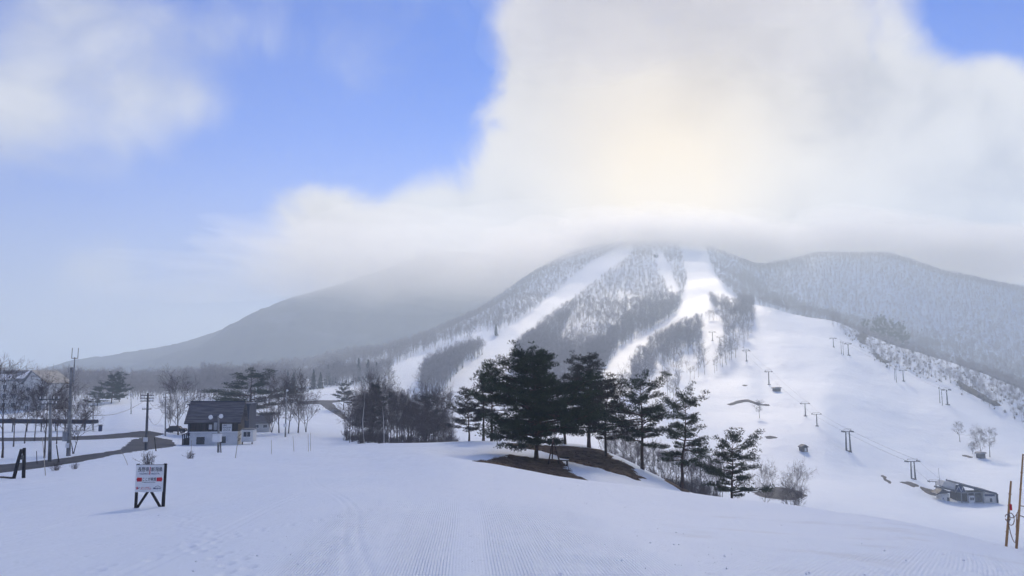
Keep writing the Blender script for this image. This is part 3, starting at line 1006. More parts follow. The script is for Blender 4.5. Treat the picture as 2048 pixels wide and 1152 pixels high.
def signed_distance(P, x, y):
    """positive inside the polygon"""
    d = np.full(x.shape, 1e9)
    ins = np.zeros(x.shape, bool)
    n = len(P)
    for i in range(n):
        a, b = P[i], P[(i + 1) % n]
        e = b - a
        wx, wy = x - a[0], y - a[1]
        t = np.clip((wx * e[0] + wy * e[1]) / (e @ e + 1e-9), 0, 1)
        d = np.minimum(d, np.hypot(wx - t * e[0], wy - t * e[1]))
        c = ((a[1] > y) != (b[1] > y)) & (x < (b[0] - a[0]) * (y - a[1]) / (b[1] - a[1] + 1e-12) + a[0])
        ins ^= c
    return np.where(ins, d, -d)


def drape(name, P, mat, step, lift=0.08, rag=0.3, slope=0.3, seed=1, label=None, kind='structure', rough=0.0):
    """a sheet following the land inside polygon P; its rim dives under the snow so that the edge is ragged"""
    lo, hi = P.min(0) - step * 3, P.max(0) + step * 3
    nx, ny = int((hi[0] - lo[0]) / step) + 2, int((hi[1] - lo[1]) / step) + 2
    X, Y = np.meshgrid(np.linspace(lo[0], hi[0], nx), np.linspace(lo[1], hi[1], ny))
    sd = signed_distance(P, X, Y) + rag * 2 * fbm(X / (rag * 5 + 1e-6), Y / (rag * 5 + 1e-6), 3, seed)
    Z = ground(X, Y) + np.clip(sd * slope, -lift * 2, lift) + rough * fbm(X / .7, Y / .7, 3, seed + 9) * (sd > 0)
    keep = sd > -2.2 * step
    ii = np.arange(nx * ny).reshape(ny, nx)
    q = np.stack([ii[:-1, :-1], ii[:-1, 1:], ii[1:, 1:], ii[1:, :-1]], -1).reshape(-1, 4)
    kq = keep.ravel()[q].all(1)
    q = q[kq]
    used, inv = np.unique(q, return_inverse=True)
    V = np.stack([X, Y, Z], -1).reshape(-1, 3)[used]
    o = obj_np(name, V, inv.reshape(-1, 4), mat, smooth=True)
    tag(o, label, kind=kind)
    return o


def blades(name, P, mat, n, h, seed, label, inset=0.1, w=0.012, flat=0.6):
    rg = np.random.default_rng(seed)
    lo, hi = P.min(0), P.max(0)
    x = rg.uniform(lo[0], hi[0], n * 3)
    y = rg.uniform(lo[1], hi[1], n * 3)
    ok = signed_distance(P, x, y) > inset
    x, y = x[ok][:n], y[ok][:n]
    z = ground(x, y) + 0.04
    N = len(x)
    c = np.stack([x, y, z], -1)
    d = np.stack([rg.normal(size=N) * flat, rg.normal(size=N) * flat, np.ones(N)], -1)
    d /= np.linalg.norm(d, axis=1)[:, None]
    wv = np.cross(d, rg.normal(size=(N, 3)))
    wv /= np.linalg.norm(wv, axis=1)[:, None]
    L = rg.uniform(.4, 1, (N, 1)) * h
    V = np.stack([c - wv * w, c + wv * w, c + d * L], 1).reshape(-1, 3)
    o = obj_np(name, V, np.arange(len(V)).reshape(-1, 3), mat)
    tag(o, label, kind='stuff')


KNOLL = poly_world([(955, 928), (985, 917), (1012, 912), (1050, 914), (1090, 919), (1122, 922), (1136, 932), (1150, 948), (1166, 961), (1130, 957), (1090, 950), (1040, 941), (1000, 933)], 53)
drape('bare_knoll', KNOLL, M['dead_grass'], .22, .10, .5, .22, 5, 'brown bare knoll under the broadest pine', rough=.12)
blades('knoll_grass', KNOLL, M['dead_grass'], 9000, .22, 6, 'flattened dead brown grass on the knoll')
RIDGE2 = poly_world([(1000, 888), (1050, 889), (1120, 893), (1160, 895), (1205, 903), (1222, 913), (1232, 920), (1250, 925), (1286, 956), (1276, 962), (1235, 948), (1190, 934), (1150, 926), (1125, 915), (1080, 902), (1040, 896)], 60)
drape('bare_bank', RIDGE2, M['dead_grass'], .25, .12, .6, .22, 7, 'brown bank of dead grass behind the knoll', rough=.14)
blades('bank_grass', RIDGE2, M['dead_grass'], 9000, .28, 8, 'dry grass on the bank behind the knoll')
EDGE = poly_world([(1330, 955), (1345, 962), (1365, 975), (1380, 986), (1372, 987), (1352, 975), (1330, 962)], 55)
drape('bare_edge', EDGE, M['dead_grass'], .25, .08, .15, .3, 9, 'narrow brown strip along the edge of the slope')

ROAD_MAT = M['asphalt']
for nm, pts, lab, d0 in [
    ('road', [(-80, 928), (0, 930), (90, 921), (150, 913), (205, 905), (238, 900), (252, 890), (262, 880), (300, 872), (345, 880), (352, 892), (300, 899), (240, 908), (160, 924), (90, 935), (0, 946), (-80, 954)], 'wet asphalt road curving past the poles', 48),
    ('road', [(-80, 876), (80, 875), (190, 871), (250, 866), (300, 862), (330, 868), (300, 876), (190, 879), (80, 882), (-80, 884)], 'straight asphalt road below the snow bank', 80),
    ('road', [(598, 803), (690, 800), (752, 800), (752, 805), (664, 806), (680, 820), (697, 838), (684, 838), (660, 822), (640, 808), (598, 809)], 'grey road bending down from the far snow terrace', 200)]:
    drape(nm, poly_world(pts, d0), ROAD_MAT, .45 if d0 < 100 else 1.2, .05, .22, .12, 11, lab)

for i, (pts, lab) in enumerate([
    ([(1455, 808), (1470, 802), (1495, 799), (1510, 803), (1525, 808), (1540, 808), (1540, 812), (1515, 811), (1495, 804), (1475, 807), (1460, 811)], 'dark arched strip of bare ground on the lower piste'),
    ([(1528, 874), (1540, 871), (1553, 875), (1545, 878), (1532, 878)], 'small dark bare patch above the lone hut'),
    ([(1760, 948), (1768, 949), (1772, 958), (1784, 966), (1780, 967), (1768, 959)], 'thin dark bare strip beside the lift line'),
    ([(1795, 963), (1815, 963), (1832, 968), (1840, 972), (1828, 976), (1815, 970), (1800, 966)], 'dark bare ground below the double lift tower'),
    ([(1838, 972), (1858, 978), (1880, 984), (1888, 994), (1862, 990), (1850, 984), (1840, 978)], 'dark wet ground in front of the lift station'),
    ([(1745, 697), (1752, 704), (1762, 716), (1782, 724), (1770, 727), (1754, 718), (1744, 706)], 'curved bare stream bank beside the upper piste'),
    ([(1915, 760), (1932, 770), (1955, 782), (1985, 800), (2005, 812), (1990, 811), (1960, 797), (1930, 782), (1914, 768)], 'long bare bank along the right edge of the piste'),
    ([(1712, 672), (1722, 668), (1750, 662), (1760, 666), (1735, 674), (1730, 690), (1722, 686)], 'dark hollow at the top of the piste edge'),
    ([(1925, 909), (1935, 911), (1948, 914), (1940, 916), (1928, 912)], 'small bare patch beside the lone trees'),
    ([(1500, 985), (1530, 978), (1556, 975), (1590, 979), (1612, 990), (1600, 998), (1565, 1000), (1530, 996)], 'dark bare bank among the bare trees in the basin'),
    ([(1484, 770), (1490, 769), (1499, 771), (1490, 773)], 'tiny dark bare patch above the arched strip')]):
    P = poly_world(pts, 120 if pts[0] == (1500, 985) else 230)
    stp = max(.8, 0.0028 * P[:, 1].mean())
    drape('bare_ground', P, M['earth'], stp, .35, .9, .25, 20 + i, lab)

# ------------------------------------------------------------------ woods
def inside_px(pts, u, v):
    P = np.array(pts, float)
    ins = np.zeros(u.shape, bool)
    for i in range(len(P)):
        a, b = P[i], P[(i + 1) % len(P)]
        c = ((a[1] > v) != (b[1] > v)) & (u < (b[0] - a[0]) * (v - a[1]) / (b[1] - a[1] + 1e-12) + a[0])
        ins ^= c
    return ins


PISTES = [
    [(1262, 490), (1225, 505), (1180, 528), (1120, 578), (1060, 628), (1006, 662), (972, 692), (930, 732), (898, 765), (876, 800), (940, 815), (1022, 800), (1036, 750), (1034, 718), (1062, 680), (1098, 642), (1144, 606), (1204, 560), (1240, 528), (1268, 505)],
    [(782, 800), (778, 762), (790, 732), (850, 702), (905, 688), (935, 676), (985, 660), (985, 694), (940, 698), (905, 714), (868, 732), (846, 756), (834, 800)],
    [(1360, 490), (1412, 490), (1416, 515), (1432, 555), (1470, 594), (1482, 612), (1445, 632), (1405, 640), (1370, 656), (1336, 672), (1298, 696), (1272, 730), (1258, 775), (1240, 800), (1195, 800), (1212, 735), (1245, 694), (1300, 664), (1345, 636), (1362, 604), (1374, 560)],
    [(1303, 505), (1325, 505), (1340, 545), (1362, 592), (1352, 600), (1325, 560)],
    [(1508, 608), (1560, 622), (1610, 634), (1660, 641), (1668, 655), (1690, 676), (1735, 705), (1760, 735), (1830, 752), (1900, 770), (1960, 806), (2048, 852), (2600, 1100), (2600, 1300), (1410, 1300), (1420, 960), (1405, 900), (1390, 860), (1385, 820), (1400, 795), (1432, 752), (1478, 712), (1500, 680), (1508, 645)],
    [(1404, 640), (1440, 646), (1452, 690), (1440, 712), (1402, 712)],
    [(560, 778), (780, 770), (775, 845), (690, 850), (620, 850), (590, 815)],
]
SPARSE = [(1325, 705), (1455, 690), (1420, 760), (1395, 860), (1300, 850), (1290, 780)]


def wood_points():
    rg = np.random.default_rng(900)
    out = []
    for (D0, D1, step, amin, amax) in [(330, 560, 5.4, -.95, .95), (560, 800, 5.6, -.95, .95), (800, 1100, 5.8, -.9, .95), (1100, 1560, 5.4, -.55, .95)]:
        xs = np.arange(amin * D1, amax * D1, step)
        ys = np.arange(D0, D1, step)
        X, Y = np.meshgrid(xs, ys)
        X = X + rg.uniform(-.5, .5, X.shape) * step
        Y = Y + rg.uniform(-.5, .5, X.shape) * step
        X, Y = X.ravel(), Y.ravel()
        ok = (X / Y > amin) & (X / Y < amax)
        X, Y = X[ok], Y[ok]
        Z = ground(X, Y)
        u, v = to_px(X, Y, Z)
        keep = np.ones(len(X), bool)
        for k, p in enumerate(PISTES):
            keep &= ~inside_px(p, u, v)
        # thin out: natural gaps, sparser open wood on the flank, valley floor meadow left of the middle
        dens = 0.86 + 0.95 * fbm(X / 70, Y / 70, 3, 61)
        dens = np.where((u > 1030) & (u < 1372), dens + 0.15, dens)
        dens = np.where(inside_px(SPARSE, u, v), 0.22, dens)
        dens = np.where((u > 1480) & (v < 700) & (Y > 950), dens * 0.75 + 0.35 + 0.5 * smooth01(-v, -600, -530), dens)
        dens = np.where((u > 1640) & (Y < 760), dens * 0.9 + .1, dens)
        dens = np.where((u < 760) & (Y < 900), dens + 0.45, dens)
        keep &= rg.random(len(X)) < dens
        keep &= ~((Y < 420) & (u > 560) & (u < 1420) & (v > 800))
        keep &= ~((u < 560) & (Y < 380) & (v > 806))
        out.append(np.stack([X, Y, Z], -1)[keep])
    # closer stands along the runs and in the valley behind the ridge
    for poly, D0, D1, step in DENSE:
        uu = [p[0] for p in poly]
        xs = np.arange(ray(min(uu), 650)[0] * D1 - 20, ray(max(uu), 650)[0] * D1 + 20, step)
        X, Y = np.meshgrid(xs, np.arange(D0, D1, step))
        X = (X + rg.uniform(-.5, .5, X.shape) * step).ravel()
        Y = (Y + rg.uniform(-.5, .5, Y.shape) * step).ravel()
        Z = ground(X, Y)
        u, v = to_px(X, Y, Z)
        k = inside_px(poly, u, v) & (rg.random(len(X)) < .75 + .8 * fbm(X / 25, Y / 25, 2, 66))
        out.append(np.stack([X, Y, Z], -1)[k])
    return np.vstack(out)


DENSE = [
    ([(1028, 712), (1062, 682), (1150, 610), (1130, 660), (1085, 720), (1050, 752), (1030, 752)], 480, 1000, 4.2),
    ([(1195, 700), (1240, 650), (1300, 596), (1362, 596), (1362, 612), (1345, 636), (1300, 664), (1245, 694), (1212, 735), (1150, 760), (1140, 735)], 480, 1050, 4.2),
    ([(1252, 790), (1262, 740), (1298, 698), (1370, 660), (1402, 645), (1402, 690), (1340, 722), (1300, 770), (1280, 800)], 420, 900, 4.4),
    ([(1415, 598), (1480, 612), (1508, 612), (1506, 650), (1490, 690), (1460, 722), (1446, 700), (1452, 660)], 560, 900, 4.2),
    ([(1416, 515), (1470, 530), (1560, 600), (1550, 622), (1505, 606), (1470, 592), (1432, 553)], 820, 1420, 5.0),
    ([(838, 795), (850, 755), (880, 732), (950, 702), (972, 704), (912, 752), (886, 795)], 400, 800, 4.4),
    ([(1560, 600), (1700, 640), (1850, 684), (2048, 735), (2300, 800), (2300, 900), (2048, 800), (1850, 745), (1700, 690), (1560, 640)], 780, 1060, 4.6),
]
WP = wood_points()
print('wood trees', len(WP))
_u, _v = to_px(WP[:, 0], WP[:, 1], WP[:, 2])
rgw = np.random.default_rng(77)
WH = rgw.uniform(8.0, 14.0, len(WP)) * np.interp(WP[:, 1], [500, 700, 1000, 1400], [1, .85, .62, .52]) * np.where((_u > 1680) & (WP[:, 1] < 760), 0.62, np.where((_u > 1480) & (WP[:, 1] > 950), 1.25, 1.0)) * np.where(_u < 780, 0.75 + 0.9 * fbm(WP[:, 0] / 60, WP[:, 1] / 60, 3, 88), 1.0)
WK = rgw.integers(0, len(FAR), len(WP))
WR = rgw.uniform(0, 6.28, len(WP))
inview = (_u > 10) & (_u < 2038) & (_v < 1100) & ~((_u > 690) & (_u < 1420) & (_v > 745)) & (_u > 780)
order = np.argsort(np.where(inview, WP[:, 1] / WH, 1e9))
single = np.zeros(len(WP), bool)
single[order[:290]] = True
for i in np.nonzero(single)[0]:
    o = bpy.data.objects.new('bare_tree', FAR[WK[i]])
    col.objects.link(o)
    o.location = WP[i] - np.array([0, 0, .2])
    k = WH[i] / 10
    o.scale = (k, k, k)
    o.rotation_euler = (0, 0, WR[i])
    if _u[i] > 1500:
        tag(o, 'small leafless tree on the rocky bank right of the wide piste', 'tree', 'bare trees along the right edge of the piste')
    elif _u[i] > 1240:
        tag(o, 'leafless tree in the thin wood between the two pistes', 'tree', 'bare trees between the centre and right pistes')
    elif _u[i] > 1015:
        tag(o, 'leafless tree in the dense wood between the left and centre pistes', 'tree', 'bare trees between the left and centre pistes')
    else:
        tag(o, 'leafless tree in the wedge of wood left of the left piste', 'tree', 'bare trees left of the left piste')


def scatter(name, pts, hts, rots, meshes, label):
    """one mass of trees: points carrying tree meshes (geometry nodes)"""
    src = bpy.data.collections.new(name + '_kinds')
    for k, me in enumerate(meshes):
        src.objects.link(bpy.data.objects.new('%s_kind' % name, me))
    n = len(pts)
    me = bpy.data.meshes.new(name)
    me.vertices.add(n)
    me.vertices.foreach_set('co', np.ascontiguousarray(pts, np.float32).ravel())
    a = me.attributes.new('size', 'FLOAT', 'POINT')
    a.data.foreach_set('value', np.ascontiguousarray(hts / 10, np.float32))
    a = me.attributes.new('turn', 'FLOAT', 'POINT')
    a.data.foreach_set('value', np.ascontiguousarray(rots, np.float32))
    o = link(bpy.data.objects.new(name, me))
    ng = bpy.data.node_groups.new(name, 'GeometryNodeTree')
    ng.interface.new_socket('Geometry', in_out='INPUT', socket_type='NodeSocketGeometry')
    ng.interface.new_socket('Geometry', in_out='OUTPUT', socket_type='NodeSocketGeometry')
    N, L = ng.nodes.new, ng.links.new
    gi, go = N('NodeGroupInput'), N('NodeGroupOutput')
    ci = N('GeometryNodeCollectionInfo')
    ci.inputs['Collection'].default_value = src
    ci.inputs['Separate Children'].default_value = True
    ci.inputs['Reset Children'].default_value = True
    ip = N('GeometryNodeInstanceOnPoints')
    ip.inputs['Pick Instance'].default_value = True
    sz, tn = N('GeometryNodeInputNamedAttribute'), N('GeometryNodeInputNamedAttribute')
    sz.data_type = tn.data_type = 'FLOAT'
    sz.inputs['Name'].default_value, tn.inputs['Name'].default_value = 'size', 'turn'
    cx = N('ShaderNodeCombineXYZ')
    L(tn.outputs['Attribute'], cx.inputs['Z'])
    L(gi.outputs[0], ip.inputs['Points'])
    L(ci.outputs[0], ip.inputs['Instance'])
    L(cx.outputs[0], ip.inputs['Rotation'])
    L(sz.outputs['Attribute'], ip.inputs['Scale'])
    L(ip.outputs[0], go.inputs[0])
    md = o.modifiers.new('scatter', 'NODES')
    md.node_group = ng
    return tag(o, label, kind='stuff')


rest = ~single
bank = (_u > 1690) & (WP[:, 1] < 720) & (_v > 640)
bp = WP[bank] + rgw.normal(size=(bank.sum(), 3)) * np.array([2.0, 2.0, 0])
bp[:, 2] = ground(bp[:, 0], bp[:, 1]) - .1
scatter('mountain_wood', WP[rest] - np.array([0, 0, .2]), WH[rest], WR[rest], FAR, 'leafless wood covering the mountainside between the pistes')


# ------------------------------------------------------------------ trees that stand singly
def tall(u, vb, vt, D=None, d0=12.0):
    b = hit(u, vb, d0) if D is None else on_ground(u, D, vb)
    return b, at(u, vt, b.y).z - b.z


for (u, vb, vt, D, var, wide, lab) in [
    (4, 925, 742, 74, 4, .7, 'tall bare tree cut by the left edge of the picture'),
    (26, 905, 782, 98, 4, .7, 'thin bare tree second from the left edge'),
    (48, 900, 795, 108, 4, .8, 'bare tree in front of the hotel wall, left of the stout one'),
    (68, 893, 788, 116, 1, .8, 'slim bare tree before the hotel gable'),
    (88, 922, 772, 72, 4, .75, 'stout bare tree nearest the road on the left'),
    (112, 900, 800, 104, 1, .8, 'bushy bare tree just left of the antenna pole'),
    (126, 890, 788, 118, 2, .8, 'small bare tree behind the antenna pole'),
    (146, 914, 822, 78, 5, 1.0, 'low spreading many stemmed tree at the foot of the antenna pole'),
    (168, 872, 800, 150, 3, .9, 'small many stemmed bare tree at the end of the walkway'),
    (356, 876, 778, 152, 2, 1.0, 'full rounded bare tree beside the parked car'),
    (338, 868, 800, 178, 3, .8, 'thin bare tree behind the rounded one'),
    (543, 864, 790, 185, 3, .9, 'leftmost bare tree of the clump right of the hall'),
    (558, 866, 778, 175, 2, .9, 'widest bare tree of the clump right of the hall'),
    (577, 868, 782, 168, 0, .9, 'bare tree behind the lamp post in the clump'),
    (596, 869, 775, 172, 2, .9, 'dark bare tree right of the lamp post'),
    (612, 866, 795, 180, 5, 1.0, 'rightmost low bare tree of the clump'),
    (1530, 1008, 951, 150, 2, .85, 'round bare tree left of the dark bank in the basin'),
    (1597, 1016, 958, 150, 2, .95, 'broad bare tree right of the dark bank in the basin'),
    (1580, 1012, 968, 158, 3, .9, 'small bare tree close behind the dark bank'),
    (1519, 836, 807, None, 1, 1.1, 'tiny lone bare tree under the arched strip'),
    (1920, 884, 849, None, 4, 1.0, 'lone leaning bare tree on the right piste'),
    (1962, 912, 869, None, 2, 1.0, 'wide bare tree above the small piste shed'),
    (1980, 914, 864, None, 4, .9, 'tall thin bare tree right of the small piste shed'),
    (1946, 908, 886, None, 3, .9, 'little shrub like tree left of the small piste shed')]:
    b, H = tall(u, vb, vt, D, 120 if u > 1500 else 12)
    put_bare('bare_tree', b, H, var, lab, wide=wide)
for (u, vb, vt, D, var, lab) in [(729, 886, 778, 114, 0, 'white trunked birch at the left end of the dark wood'),
                                 (768, 888, 803, 112, 1, 'leaning white birch in front of the dark wood')]:
    b, H = tall(u, vb, vt, D)
    put_bare('birch_tree', b, H, var, lab, birch=True)
rg3 = np.random.default_rng(33)
for i in range(58):
    u = 692 + 212 * (i + rg3.random()) / 58
    D = rg3.uniform(112, 190)
    b = on_ground(u, D, 885)
    vt = 778 + 22 * abs(math.sin(u * .05)) + rg3.choice([rg3.uniform(-14, 12), rg3.uniform(20, 70)], p=[.35, .65]) + (14 if u > 860 else 0) + (26 if u < 712 else 0)
    put_bare('bare_tree', b, at(u, vt, D).z - b.z, int(rg3.integers(0, 6)), 'leafless tree in the dense dark wood left of the pines', group='bare wood left of the pines', wide=.8)
for i in range(30):
    u = 1215 + 230 * (i + rg3.random()) / 30
    D = rg3.uniform(135, 210)
    b = on_ground(u, D, 950)
    put_bare('bare_sapling', b, rg3.uniform(5.5, 9.0), int(rg3.choice([1, 4, 0])), 'thin leafless sapling in the hollow behind the pines', group='saplings in the hollow behind the pines', wide=.7)
# dark bushes and rocks breaking through the snow on the right hand bank
scatter('bank_bushes', bp, rgw.uniform(8, 26, len(bp)), rgw.uniform(0, 6, len(bp)), SHRUB, 'dark scrub breaking through the snow right of the piste')
# brushwood under the wood
n = 120
t_ = rg3.uniform(690, 915, n)
D_ = rg3.uniform(110, 200, n)
X_ = np.array([ray(a, 885)[0] for a in t_]) * D_
pts = np.stack([X_, D_, ground(X_, D_) - .05], -1)
scatter('brushwood', pts, rg3.uniform(10, 22, n), rg3.uniform(0, 6, n), SHRUB, 'tangled brushwood on the floor of the dark wood')
n = 100
t_ = rg3.uniform(1190, 1440, n)
D_ = rg3.uniform(120, 215, n)
X_ = np.array([ray(a, 950)[0] for a in t_]) * D_
pts = np.stack([X_, D_, ground(X_, D_) - .05], -1)
scatter('hollow_brushwood', pts, rg3.uniform(14, 34, n), rg3.uniform(0, 6, n), SHRUB, 'brushwood in the hollow behind the pines')
# trees of the left valley, far forest edge
for (u, vb, sc, lab) in [(297, 929, 1.1, 'twiggy bare bush poking through the snow behind the border sign'), (381, 917, .75, 'small twiggy bush left of the floodlight pole'),
                         (112, 941, .7, 'low brown weeds at the snow edge by the cane pole'), (150, 938, .5, 'tiny weeds at the snow edge below the road'),
                         (1480, 905, 1.4, 'dark low bush beyond the lowest pine')]:
    b = hit(u, vb, 12)
    o = bpy.data.objects.new('bush', SHRUB[int(u) % 2])
    col.objects.link(o)
    o.location = b
    q = sc * (1.0 if b.y < 80 else 1.6)
    o.scale = (q * 1.3, q * 1.3, q)
    tag(o, lab, 'bush')
for i, (u, vb, vt, D, lab) in enumerate([
    (992, 672, 648, None, 'dark conical fir beside the left piste'), (1042, 712, 684, None, 'dark conical fir right of the left piste'),
    (626, 790, 738, 470, 'spire shaped cedar left of the far road'), (640, 790, 744, 480, 'second spire shaped cedar by the far road'),
    (574, 792, 740, 460, 'pointed cedar above the far snow terrace'), (586, 792, 744, 465, 'pointed cedar right of its taller neighbour'),
    (655, 782, 728, 540, 'tall cedar in the hazy valley wood'), (667, 780, 726, 545, 'tall cedar beside another in the hazy wood'),
    (716, 776, 716, 560, 'broad hazy cedar below the left ridge'), (735, 776, 718, 565, 'tallest hazy cedar below the left ridge'), (752, 776, 724, 560, 'hazy cedar at the right end of the row')]):
    b, H = tall(u, vb, vt, D, 350)
    o = bpy.data.objects.new('cedar_tree', CEDAR[i % 2])
    col.objects.link(o)
    o.location = b
    o.scale = (H / 10,) * 3
    o.rotation_euler = (0, 0, i * 1.3)
    tag(o, lab, 'conifer')


# ------------------------------------------------------------------ lettering
def lettering(text, size_box, centre, mat, parent, name, bold=0.0, shear=0.0):
    """flat letters facing the viewer's side (-y), fitted into a box (width, height) round centre (x, y, z)"""
    cu = bpy.data.curves.new(name, 'FONT')
    cu.body = text
    cu.resolution_u = 3
    cu.offset = bold
    cu.shear = shear
    tmp = bpy.data.objects.new(name, cu)
    col.objects.link(tmp)
    dg = bpy.context.evaluated_depsgraph_get()
    me = bpy.data.meshes.new_from_object(tmp.evaluated_get(dg))
    bpy.data.objects.remove(tmp)
    bpy.data.curves.remove(cu)
    n = len(me.vertices)
    co = np.empty(n * 3, np.float32)
    me.vertices.foreach_get('co', co)
    co = co.reshape(-1, 3)
    lo, hi = co.min(0), co.max(0)
    x = ((co[:, 0] - lo[0]) / (hi[0] - lo[0]) - .5) * size_box[0] + centre[0]
    z = ((co[:, 1] - lo[1]) / (hi[1] - lo[1]) - .5) * size_box[1] + centre[2]
    me.vertices.foreach_set('co', np.stack([x, np.full(n, centre[1]), z], -1).astype(np.float32).ravel())
    me.materials.clear()
    me.materials.append(mat)
    me.update()
    return link(bpy.data.objects.new(name, me), parent)


# ------------------------------------------------------------------ the border sign
def border_sign():
    b = hit(296, 1015, 12)
    o = empty('border_sign', b, R(4))
    k = b.y * 1.0 / F / 8.23 * 1.02

    def X(px): return (px - 527) * k

    def Z(py): return (955 - py) * k
    mb = MB()
    mb.box((X(527), 0, (Z(296) + Z(718)) / 2), (X(742) - X(314), .03, Z(296) - Z(718)))
    bd = mb.build('board', M['white_paint'], o)
    for nm, px, w, top, dz in (('post', 330, .085, 284, 0), ('post', 752, .10, 282, 0)):
        mb = MB()
        mb.box((X(px), .055 if px < 500 else .03, (Z(top) - .35) / 2), (w, .075, Z(top) + .35))
        mb.build(nm, M['timber_dark'], o)
    for a, c in ((505, 355), (560, 715)):
        mb = MB()
        P0, P1 = np.array((X(a), .03, Z(716))), np.array((X(c), .03, -.02))
        L = np.linalg.norm(P1 - P0)
        an = math.atan2(P1[0] - P0[0], -(P1[2] - P0[2]))
        ca, sa = math.cos(an), math.sin(an)
        mb.box((P0 + P1) / 2, (.08, .05, L), tilt=[[ca, 0, -sa], [0, 1, 0], [sa, 0, ca]])
        mb.build('brace', M['timber_dark'], o)
    mb = MB()
    mb.box((X(527), -.003, Z(297)), (X(742) - X(314), .045, .018))
    mb.build('top_rail', M['steel'], o)
    y = -.018
    T = lambda t, a, c, z0, z1, m, nm, bold=0.0, sh=0.0: lettering(t, (X(c) - X(a), Z(z0) - Z(z1)), ((X(a) + X(c)) / 2, y, (Z(z0) + Z(z1)) / 2), M[m], bd, nm, bold, sh)
    T('長野県', 345, 516, 334, 406, 'ink', 'lettering', .010)
    T('新潟県', 545, 720, 334, 406, 'ink', 'lettering', .010)
    T('NAGANO', 372, 512, 421, 448, 'navy', 'lettering', .008)
    T('NIIGATA', 545, 676, 421, 448, 'navy', 'lettering', .008)
    T('ここが県境', 424, 628, 492, 548, 'ink', 'lettering', .014)
    T('Prefectural border', 424, 622, 555, 576, 'ink', 'lettering', .004)
    T('タングラム', 400, 556, 636, 682, 'red', 'lettering', .016, .3)
    T('Madarao', 592, 712, 645, 674, 'navy', 'lettering', .014, .25)

    def flat(poly, m, nm):
        V = [(X(a), y, Z(c)) for a, c in poly]
        me = bpy.data.meshes.new(nm)
        me.from_pydata(V, [], [tuple(range(len(V)))])
        me.materials.append(M[m])
        link(bpy.data.objects.new(nm, me), bd)
    flat([(524, 328), (536, 328), (534, 450), (520, 450)], 'red', 'divider')
    flat([(328, 522), (352, 478), (352, 494), (414, 494), (414, 554), (352, 554), (352, 570)], 'red', 'arrow')
    flat([(728, 522), (704, 478), (704, 494), (636, 494), (636, 554), (704, 554), (704, 570)], 'red', 'arrow')
    flat([(332, 650), (345, 634), (358, 640), (352, 652), (362, 660), (352, 678), (338, 676)], 'red', 'emblem')
    flat([(360, 656), (388, 640), (378, 656), (366, 668)], 'navy', 'emblem')
    arc = [(620, 640), (640, 626), (652, 622), (672, 624), (690, 634), (712, 644)]
    flat(arc + [(a, c + 6) for a, c in arc[::-1]], 'navy', 'mountain_outline')
    mb = MB()
    tag(o, 'white prefecture border sign on dark posts with red arrows', 'sign')


border_sign()


# ------------------------------------------------------------------ poles and posts
def stick(name, u0, v0, u1, v1, r, mat, label, cat, d0=12.0, r1=None, D=None, sides=6, bend=0.0):
    b = hit(u0, v0, d0) if D is None else on_ground(u0, D, v0)
    t = at(u1, v1, b.y)
    mid = (Vector(b) + t) / 2 + Vector((bend, 0, 0))
    mb = MB()
    dz = (t - Vector(b)).normalized() * .4
    mb.tube(np.array([Vector(b) - dz, (Vector(b) + mid) / 2 + Vector((bend * .2, 0, 0)), mid, t]) - np.array(b), np.linspace(r, r1 or r * .8, 4), sides)
    o = mb.build(name, mat)
    o.location = b
    return tag(o, label, cat), b, t


b0 = hit(35, 957, 12)
o = empty('barrier_posts', b0)
k = b0.y / F
mb = MB()
mb.tube([(-9 * k, 0, -.3), (-2 * k, 0, 30 * k), (3 * k, .02, 56 * k)], [.10, .10, .09], 8)
mb.build('post', M['timber_dark'], o)
mb = MB()
mb.tube([(7 * k, .25, -.3), (5 * k, .25, 30 * k), (4 * k, .22, 58 * k)], [.10, .10, .09], 8)
mb.build('post', M['timber_dark'], o)
mb = MB()
mb.tube([(-1 * k, .1, 40 * k), (6 * k, .12, 40 * k)], [.13, .13], 8)
mb.build('lashing', M['dark_steel'], o)
mb = MB()
mb.tube([(-9 * k, 0, .03), (-30 * k, .1, .06), (-60 * k, .3, .05)], [.06, .06, .05], 5)
mb.build('fallen_rail', M['bark'], o)
tag(o, 'two dark leaning timber posts lashed together at left', 'post')

for (u0, v0, u1, v1, r, m, lab) in [
    (91, 951, 85, 876, .022, 'bamboo_pale', 'pale thin cane pole nearest the road on the left'),
    (74, 928, 73, 902, .03, 'timber_dark', 'short dark stake left of the stout bare tree'),
    (118, 926, 113, 890, .05, 'timber_dark', 'dark leaning stake just left of the antenna pole'),
    (312, 902, 309, 875, .06, 'timber_dark', 'dark leaning stake right of the insulator pole'),
    (382, 912, 383, 880, .025, 'bamboo_pale', 'thin marker cane standing in the little bush'),
    (471, 916, 478, 862, .03, 'bamboo_pale', 'leaning marker cane at the house corner'),
    (543, 908, 543, 880, .025, 'bamboo_pale', 'first marker cane on the open snow right of the house'),
    (588, 903, 586, 872, .025, 'bamboo_pale', 'second marker cane on the open snow right of the house'),
    (617, 903, 616, 868, .025, 'bamboo_pale', 'third marker cane on the snow, left of a close pair'),
    (621, 902, 621, 865, .025, 'bamboo_pale', 'fourth marker cane on the snow, right of a close pair')]:
    stick('marker_cane' if m != 'timber_dark' else 'stake', u0, v0, u1, v1, r, M[m], lab, 'pole')
# bent twig lying against the snow
b0 = hit(256, 930, 12)
mb = MB()
k = b0.y / F
mb.tube([(0, 0, -.05), (-6 * k, .1, 9 * k), (-16 * k, .5, 17 * k), (-30 * k, 1.0, 25 * k)], [.02, .018, .014, .008], 5)
o = mb.build('bent_stick', M['bamboo_pale'])
o.location = b0
tag(o, 'bent pale stick stuck in the snow above the sign', 'stick')


